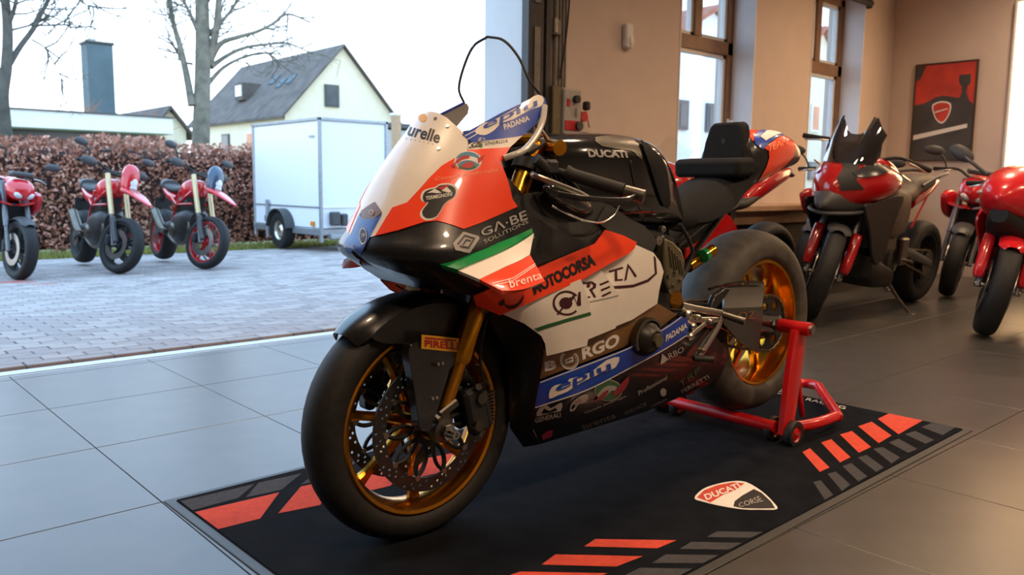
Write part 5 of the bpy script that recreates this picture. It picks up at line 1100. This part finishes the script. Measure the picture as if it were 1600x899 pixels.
moto('sport', 'red sport motorcycle mostly hidden behind the race bike seat', (2.62, 1.52, 0), .0, .06, .2, mir=False)
moto('naked', 'red motorcycle half hidden behind the touring motorcycle nose', (5.22, 1.77, 0), .0, .06, .2)
moto('naked', 'red motorcycle with bare engine between the touring and right edge motorcycles', (6.15, .99, 0), .0, .06, .3, 'red_bright')
GRS = -.02
def gz(y): return GRS * (y - 2.7)
moto('naked', 'red naked motorcycle with twin headlights, leftmost on the paving', (.62, 7.60, gz(7.9)), RX + .10, .08, .10, 'red_bright')
moto('hyper', 'red supermoto motorcycle with white-red headlight cowl in front of the hedge', (1.55, 7.56, gz(7.6)), RX - .02, .08, .42, 'red_bright', cowl='red_bright')
moto('hyper', 'supermoto motorcycle with red wheel rims and a dark blue cowl beside the trailer', (2.43, 7.47, gz(7.5)), RX - .03, .08, .42, 'red_bright', cowl='cowl_blue', rimcol='red_paint')
# ================================================================ outside the garage opening
mat('paver', (.31, .265, .255), .8, var=.3, scale=3.0, bump=.15, bscale=60)
mat('paver_pale', (.38, .33, .315), .8, var=.2, scale=5, bump=.15, bscale=60)
mat('paver_red', (.42, .14, .12), .8, var=.2, scale=5)
mat('paving_joint', (.10, .095, .085), .9, var=.2)
mat('far_paving', (.30, .26, .25), .85, var=.25, scale=9)
mat('grass', (.16, .17, .03), .9, var=.3, scale=3, col2=(.28, .25, .06))
mat('soil_lawn', (.14, .14, .04), .95, var=.4, scale=2)
mat('beech_leaf', (.20, .060, .032), .7, scale=1.6, col2=(.44, .18, .11))
mat('beech_leaf_pale', (.40, .17, .11), .7, scale=2.0, col2=(.62, .35, .25))
mat('hedge_twig', (.05, .025, .02), .9)
mat('bark', (.17, .155, .12), .9, var=.35, scale=6, bump=.6, bscale=14)
mat('bark_dark', (.09, .085, .07), .9, var=.3, scale=6)
mat('render_cream', (.74, .66, .50), .9, var=.04, scale=2)
mat('render_white', (.80, .80, .80), .9, var=.03, scale=2)
mat('roof_tiles', (.10, .083, .074), .85, var=.3, scale=1.2)
mat('roof_red', (.35, .12, .07), .85, var=.2, scale=2)
mat('slate_blue', (.075, .115, .135), .7, var=.15, scale=1.2)
mat('window_dark', (.06, .07, .08), .2, var=.3, scale=1)
mat('window_warm', (.60, .22, .08), .4, var=.2, scale=2)
mat('trailer_white', (.80, .82, .86), .4, var=.02)
mat('galvanised', (.33, .35, .37), .45, metal=.6, var=.15)
mat('amber', (.75, .25, .02), .3, var=.1)
GND = Matrix(((1, 0, 0, 0), (0, 1, 0, 0), (0, GRS, 1, -GRS * 2.7), (0, 0, 0, 1)))
ob_ = G().box((6, 6.72, -.075), (40, 8.0, .1)).xf(GND).build('pavement', 'paving_joint', smooth=0); structure(ob_); ob_['label'] = 'grey concrete block paving outside the opening'
ob2 = G().box((10, 46, -.13), (120, 74, .1)).xf(GND).build('ground', 'soil_lawn', smooth=0); structure(ob2)
# running-bond blocks: the nearest ones singly, the rest joined
PWX, PWY = .20, .10; near = []; far = G(); far2 = G(); rows_n = int((10.4 - 2.80) / PWY)
blk = [G().rbox((0, 0, -.03), (PWX - .007, PWY - .007, .06), .004).mesh('paver', m, 0) for m in ('paver', 'paver_pale')]
cand = []
for j in range(rows_n):
    y = 2.80 + PWY * (j + .5)
    for i in range(-24, 56):
        x = PWX * (i + (.5 if j % 2 else 0)) + random.uniform(-.002, .002)
        d = V((x, y, gz(y))) - CO; c = RM.transposed() @ d
        if c.z > -.5: continue
        px, py = 800 + F * c.x / -c.z, 449.5 - F * c.y / -c.z
        if -600 < px < 820: cand.append((-c.z + (0 if -20 < px < 470 else 50), x, y, random.random()))
cand.sort()
redspots = [atz(x, y, gz(7.3)) for x, y in ((14, 439), (22, 440), (44, 441), (52, 441), (78, 444), (86, 444))]
redm = G().rbox((0, 0, -.03), (PWX - .007, PWY - .007, .06), .004).mesh('paver', 'paver_red', 0)
for k, (d, x, y, r) in enumerate(cand):
    isred = any(abs(x - p.x) < .11 and abs(y - p.y) < .052 for p in redspots); jz = .002 * (r - .5)
    if k < 290 or isred:
        o = link('paver', redm if isred else blk[0 if r < .62 else 1], ob_); o.location = (x, y, gz(y) + jz)
    else: (far if r < .62 else far2).rbox((x, y, gz(y) + jz - .03), (PWX - .007, PWY - .007, .06), .004)
for g, m in ((far, 'paver'), (far2, 'paver_pale')):
    o = g.build('pavers_beyond', m, ob_, 0); o['kind'] = 'stuff'
# grass strip
gg = G()
for k in range(9000):
    x, y = random.uniform(-1.0, 9.5), 10.6 + 1.5 * random.random() ** 1.3; h = random.uniform(.03, .09); a = random.random() * 6.28; dx, dy = .012 * math.cos(a), .012 * math.sin(a); z = gz(y) - .03; lx, ly = random.uniform(-.03, .03), random.uniform(-.03, .03)
    gg.add([(x - dx, y - dy, z), (x + dx, y + dy, z), (x + lx, y + ly, z + h)], [(0, 1, 2)])
gs = gg.build('grass', 'grass', smooth=0); tag(gs, 'strip of short yellow-green grass along the foot of the hedge', 'grass', kind='stuff')
# beech hedge: dense brown leaves over twigs
hd = empty('beech_hedge', (2.5, 12.3, gz(12.3)), 0, 'long clipped beech hedge with dry copper brown leaves behind the parked motorcycles', 'hedge')
core = G(); core.rbox((0, .2, .78), (10.4, .62, 1.52), .12); core.build('hedge_core', 'hedge_twig', hd, 0)
lv, lv2 = G(), G()
def leaf(g, p, s):
    n = V((random.gauss(0, 1), -abs(random.gauss(.8, .6)), random.gauss(.2, .7))).normalized(); u = n.orthogonal().normalized(); u.rotate(Matrix.Rotation(random.random() * 6.28, 3, n)); w_ = n.cross(u)
    g.add([p - u * s, p + w_ * s * .55 - u * s * .1 + n * s * .15, p + u * s, p - w_ * s * .55 - u * s * .1 + n * s * .15], [(0, 1, 2, 3)])
for k in range(17000):
    x = random.uniform(-5.2, 5.2); top = 1.66 + .05 * math.sin(x * 2.3) + .03 * math.sin(x * 7.1) - (.004 * (x + 5))
    if k % 5 == 0: p = V((x, random.uniform(-.2, .6), top + random.uniform(-.10, .10)))
    else: z = random.uniform(.02, top); p = V((x, -.22 + .07 * math.sin(x * 3 + z * 5) + random.gauss(0, .05), z))
    leaf(lv if random.random() < .62 else lv2, p, random.uniform(.028, .05))
o = lv.build('foliage', 'beech_leaf', hd, 0); o['kind'] = 'stuff'; o = lv2.build('pale_foliage', 'beech_leaf_pale', hd, 0); o['kind'] = 'stuff'
# box trailer
TRX, TRY, TZ = 4.767, 9.085, gz(9.6)
tr_ = empty('box_trailer', (TRX, TRY, TZ), 0, 'white box trailer with grey corner profiles and one wheel showing', 'trailer')
TWx, TLy, TB0, TB1 = 1.12, 2.16, .36, 1.92
G().box((TWx / 2, TLy / 2, (TB0 + TB1) / 2), (TWx, TLy, TB1 - TB0)).build('box_body', 'trailer_white', tr_, 0)
for (x, y) in ((0, 0), (TWx, 0), (0, TLy), (TWx, TLy)): G().rbox((x, y, (TB0 + TB1) / 2 - .1), (.05, .05, TB1 - TB0 + .22), .012).build('corner_profile', 'galvanised', tr_, 0)
for z in (TB1, ): 
    for a, b in (((0, 0), (TWx, 0)), ((0, 0), (0, TLy)), ((TWx, 0), (TWx, TLy)), ((0, TLy), (TWx, TLy))): G().rbox(((a[0] + b[0]) / 2, (a[1] + b[1]) / 2, z), (abs(a[0] - b[0]) + .05, abs(a[1] - b[1]) + .05, .045), .008).build('edge_profile', 'galvanised', tr_, 0)
G().box((-.006, TLy / 2, .66), (.012, TLy, .022)).build('rub_rail', 'galvanised', tr_, 0); G().box((TWx / 2, -.006, .66), (TWx, .012, .022)).build('rub_rail', 'ink_white', tr_, 0)
G().rbox((TWx / 2, TLy / 2, .30), (TWx + .04, TLy, .10), .01).rbox((TWx / 2 + .1, -.06, .24), (TWx, .10, .07), .01).build('chassis', 'galvanised', tr_, 0)
cw = V((-.04, 1.13, .285))
G().lathe([(.15, -.07), (.20, -.085), (.265, -.08), (.283, -.04), (.283, .04), (.265, .08), (.20, .085), (.15, .07)], cw, ax=(1, 0, 0), n=32, closed=True).build('trailer_tyre', 'rubber', tr_)
G().lathe([(.02, -.05), (.05, -.06), (.09, -.03), (.13, -.035), (.155, -.07), (.155, .05), (.02, .05)], cw, ax=(1, 0, 0), n=28).build('wheel_rim', 'alu', tr_)
rws = [[cw + V((x, math.cos(a) * .33, math.sin(a) * .33)) for x in (-.12, .10)] for a in [math.radians(8 + 164 * k / 18) for k in range(19)]]; G().grid(rws).build('mudguard', 'plastic_grey', tr_, solid=.008, smooth=60)
G().rbox((.20, -.05, .50), (.15, .10, .20), .02).rbox((.35, -.05, .48), (.10, .09, .18), .02).build('coupling_cover', 'plastic_grey', tr_, 0); G().rbox((-.02, .22, .42), (.03, .09, .07), .006).build('side_marker', 'amber', tr_, 0)
G().cyl((-.05, 1.62, .15), (-.05, 1.62, .74), .028, n=12).rbox((-.05, 1.62, .45), (.07, .09, .10), .01).build('prop_stand', 'galvanised', tr_)
G().box((-.012, .22, 1.68), (.002, .16, .03)).build('maker_plate', 'ink_grey', tr_, 0)
# far buildings
def house(name, label, x0, x1, y0, y1, ze, zr, wm, rm, wins, over=.35, cat='house'):
    """gable towards the camera along x, ridge along y"""
    h = empty(name, (x0, y0, -1.0), 0, label, cat); L, Wd = y1 - y0, x1 - x0; ze += 1; zr += 1
    G().prism([(0, 0, 0), (Wd, 0, 0), (Wd, 0, ze), (Wd / 2, 0, zr), (0, 0, ze)], (0, L, 0)).build('house_walls', wm, h, 0)
    sl = (zr - ze) / (Wd / 2); t = .18
    for a, b in ((-over, Wd / 2), (Wd + over, Wd / 2)):
        za = ze - sl * over; G().add([V((a, -over, za)), V((b, -over, zr + .02)), V((b, L + over, zr + .02)), V((a, L + over, za)), V((a, -over, za + t)), V((b, -over, zr + t)), V((b, L + over, zr + t)), V((a, L + over, za + t))], [(0, 1, 2, 3), (4, 7, 6, 5), (0, 4, 5, 1), (1, 5, 6, 2), (2, 6, 7, 3), (3, 7, 4, 0)]).build('roof_slope', rm, h, 0)
    for (face, a, z, w_, hh, m) in wins:
        a0 = (a, -.06, z + 1) if face == 'g' else (-.06, a, z + 1); d = (w_, .1, hh) if face == 'g' else (.1, w_, hh); d2 = (w_ - .24, .14, hh - .24) if face == 'g' else (.14, w_ - .24, hh - .24)
        f = G().box(a0, d).build('window', 'render_white' if m != 'window_dark' else 'plastic_grey', h, 0); G().box(a0, d2).build('pane', m, f, 0)
    return h, sl, ze
hh_, sl_, ze_ = house('gable_house', 'cream house with a steep dark roof behind the trailer', 24.82, 33.6, 50, 66, 5.4, 10.15, 'render_cream', 'roof_tiles', [('g', 3.5, 6.76, 1.1, 1.5, 'window_dark'), ('s', 5.2, 3.6, 1.3, 1.5, 'window_warm'), ('s', 9.5, 3.6, 1.3, 1.5, 'window_dark')])
def onroof(y, f): return V((-.35 + (4.39 + .35) * f, y, ze_ - sl_ * .35 + sl_ * (4.74) * f))
for y, f in ((9.0, .36),):
    p = onroof(y, f); dw = G().prism([p + V((-.5, -.7, 0)), p + V((-.5, .7, 0)), p + V((-.5, .7, 1.25)), p + V((-.5, -.7, 1.25))], (1.6, 0, 0)).build('dormer', 'roof_tiles', hh_, 0); G().box(p + V((-.53, 0, .68)), (.06, 1.0, .8)).build('dormer_window', 'render_white', dw, 0)
for y, f in ((4.6, .52), (3.4, .56), (6.4, .60)):
    p = onroof(y, f); G().box(p + V((-.03, 0, .18)), (.9, .75, .1), R=Matrix.Rotation(-math.atan(sl_), 3, 'Y')).build('skylight', 'slate_blue', hh_, 0)
house('garage_house', 'small grey roofed house left of the tall bare tree', 12.9, 14.5, 40, 50, 3.3, 4.3, 'render_cream', 'roof_tiles', [('g', .8, 2.4, .5, .6, 'window_dark')])
sh2 = empty('shed', (12.9, 20, -.4), 0, 'grey flat shed just right of the trailer', 'shed'); G().box((1.0, 1.2, 1.45), (2.0, 2.4, 2.9)).build('shed_wall', 'galvanised', sh2, 0); G().rbox((1.0, 1.2, 3.02), (2.3, 2.7, .16), .02).build('shed_roof', 'plastic_grey', sh2, 0); G().box((.9, -.02, 1.2), (1.2, .06, 2.0)).build('shed_door', 'window_dark', sh2, 0)
pl_ = empty('wooden_post', (12.75, 19, -.35), 0, 'pale wooden post beside the shed', 'post'); G().rbox((0, 0, 1.6), (.22, .22, 3.2), .02).build('post_shaft', 'bench_top', pl_, 0); G().rbox((0, 0, 3.22), (.28, .28, .08), .02).build('post_cap', 'render_white', pl_, 0)
fb = empty('flat_roof_building', (5.2, 22, -.4), 0, 'long low flat roofed building with a white fascia behind the hedge', 'building')
G().rbox((-1.2, .8, 2.74), (6.4, 2.6, .44), .02).build('roof_fascia', 'render_white', fb, 0); G().box((-1.2, 1.1, 1.26), (6.2, 1.6, 2.52)).build('building_wall', 'window_dark', fb, 0); G().box((-1.2, .8, 2.97), (6.5, 2.7, .03)).build('roof_edge', 'plastic_grey', fb, 0)
tw = empty('chimney_tower', (10.15, 38, -.75), 0, 'tall dark slate clad chimney tower rising behind the flat roof', 'tower')
G().rbox((0, .5, 3.75), (1.06, 1.0, 7.5), .03).build('tower_shaft', 'slate_blue', tw, 0); G().rbox((0, .5, 7.55), (1.18, 1.12, .12), .03).build('tower_cap', 'plastic_grey', tw, 0); G().rbox((-.2, .5, 7.68), (.3, .3, .16), .02).build('flue', 'galvanised', tw, 0)
house('neighbour_house', 'white house with a red roof edge seen through the near window', 20.5, 27.5, 16, 19.6, 5.2, 7.0, 'render_white', 'roof_red', [('g', 3.6, 3.3, .62, 1.0, 'window_dark'), ('g', 1.9, 3.3, .6, 1.0, 'window_dark'), ('s', 3, 3.3, .9, 1.3, 'window_dark')])
house('corner_house', 'pale house with a red roof seen through the far window', 38.5, 47, 22, 34, 6.0, 9.5, 'render_cream', 'roof_red', [('g', 4.0, 4.7, .9, 1.5, 'window_warm'), ('g', 6.3, 4.7, .9, 1.5, 'window_dark'), ('g', 5.2, 1.8, 3.2, 1.0, 'window_dark')])
# bare trees: trunk and limbs traced in the tree's own depth, twigs grown from them
def tree(name, label, base, limbs, m, twigs, seed, depth):
    rng = random.Random(seed); t = empty(name, base, 0, label, 'tree'); g = G(); b0 = V(base); segs = []
    for pts, r0, r1 in limbs:
        P3 = smooth_path([aty(x, y, depth + dy) - b0 for x, y, dy in pts], 4); n = len(P3); g.tube(P3, [r0 + (r1 - r0) * (k / (n - 1)) ** .8 for k in range(n)], 8); segs.append((P3, r0, r1))
    tr0 = g.build('trunk', m, t, 60); tw_ = G()
    def grow(p, d, L, r, lv_):
        q = [p]; dd = d.copy()
        for k in range(4): dd = (dd + V((rng.gauss(0, .22), rng.gauss(0, .22), rng.gauss(.05, .2)))).normalized(); q.append(q[-1] + dd * L / 4)
        tw_.tube(q, [r, r * .8, r * .6, r * .45, r * .3], 4, caps=False)
        if lv_ > 0:
            for k in range(3):
                i = rng.randint(1, 4); e = (dd + V((rng.gauss(0, .7), rng.gauss(0, .6), rng.gauss(0, .6)))).normalized(); grow(q[i], e, L * rng.uniform(.45, .75), r * .5, lv_ - 1)
    for P3, r0, r1 in segs[1:]:
        for k in range(twigs):
            i = rng.randint(len(P3) // 3, len(P3) - 2); d = (P3[i + 1] - P3[i]).normalized(); e = (d + V((rng.gauss(0, .8), rng.gauss(0, .6), rng.gauss(.1, .7)))).normalized(); grow(P3[i], e, rng.uniform(.35, .95), .015, 2)
    o = tw_.build('twigs', m, t, 0); o['kind'] = 'stuff'
    return t
D = 14.2
tree('bare_tree', 'tall bare tree with a thick grey trunk between hedge and house', (aty(313, 240, D).x, D, gz(D)), [
    ([(312, 420, 0), (313, 300, 0), (314, 215, 0), (316, 150, 0), (317, 80, 0), (316, 20, 0), (314, -60, 0)], .21, .12), ([(300, 165, 0), (292, 120, .1), (282, 75, .2), (272, 40, .3), (264, 0, .4), (255, -60, .5)], .08, .03),
    ([(326, 100, 0), (333, 70, -.1), (340, 30, -.2), (344, -40, -.3)], .09, .05), ([(328, 95, 0), (345, 68, -.2), (372, 58, -.4), (400, 50, -.5), (425, 38, -.6), (450, 22, -.7), (485, 35, -.8)], .06, .015), ([(330, 105, 0), (350, 90, .1), (378, 76, .2), (410, 70, .3), (450, 68, .4), (490, 85, .4)], .05, .012),
    ([(325, 55, 0), (345, 35, .1), (362, 15, .2), (380, -15, .3)], .05, .02), ([(326, 130, 0), (350, 105, .2), (385, 88, .3), (420, 84, .4), (440, 108, .4)], .045, .01), ([(308, 45, 0), (296, 20, .1), (282, -10, .2)], .05, .02), ([(318, 10, 0), (330, -15, 0), (335, -60, .2)], .06, .03), ([(300, 100, 0), (285, 95, .3), (270, 70, .4), (262, 60, .4)], .025, .008)], 'bark', 11, 3, D)
tree('bare_tree', 'bare tree at the left edge of the picture', (aty(8, 210, D).x, D, gz(D)), [
    ([(12, 420, 0), (10, 300, 0), (8, 210, 0), (4, 150, 0), (10, 105, 0), (12, 50, 0), (8, 0, 0), (0, -50, 0)], .13, .06), ([(10, 108, 0), (30, 75, .1), (52, 45, .2), (65, 20, .3), (80, -10, .3), (90, -50, .4)], .055, .025), ([(12, 40, 0), (22, 15, -.1), (30, -25, -.2)], .045, .02), ([(9, 130, 0), (-8, 100, .2), (-20, 60, .3)], .06, .03), ([(55, 40, .2), (80, 40, .3), (105, 40, .4), (120, 55, .4)], .015, .006), ([(50, 62, .2), (70, 75, .3), (85, 100, .4), (100, 130, .4)], .016, .006), ([(14, 48, 0), (45, 40, .2), (75, 30, .3)], .02, .008), ([(95, -30, .3), (130, 5, .3), (160, 12, .4)], .02, .006)], 'bark_dark', 7, 5, D)
bs_ = [(6.5, 27.5, 2.5, 'bare autumn bush with orange twigs left of the chimney tower'), (9.4, 33, 2.6, 'bare thin bush right of the chimney tower')]
mat('orange_twig', (.45, .16, .05), .9, var=.3)
for x, y, hgt, lb in bs_:
    bt = empty('bare_bush', (x, y, gz(y) * .6), 0, lb, 'bush'); rng = random.Random(int(x * 10)); g = G(); st = G()
    for k in range(9): st.tube([V((0, 0, 0)), V((rng.gauss(0, .3), rng.gauss(0, .3), hgt * .6)), V((rng.gauss(0, .8), rng.gauss(0, .6), hgt * rng.uniform(.9, 1.5)))], [.05, .03, .012], 5)
    for k in range(220):
        p = V((rng.gauss(0, .9), rng.gauss(0, .6), hgt * rng.uniform(.5, 1.35))); d = V((rng.gauss(0, .3), rng.gauss(0, .2), rng.uniform(.1, .5))); g.tube([p, p + d], [.012, .004], 3, caps=False)
    st.build('stems', 'bark_dark', bt); o = g.build('twigs', 'orange_twig', bt, 0); o['kind'] = 'stuff'
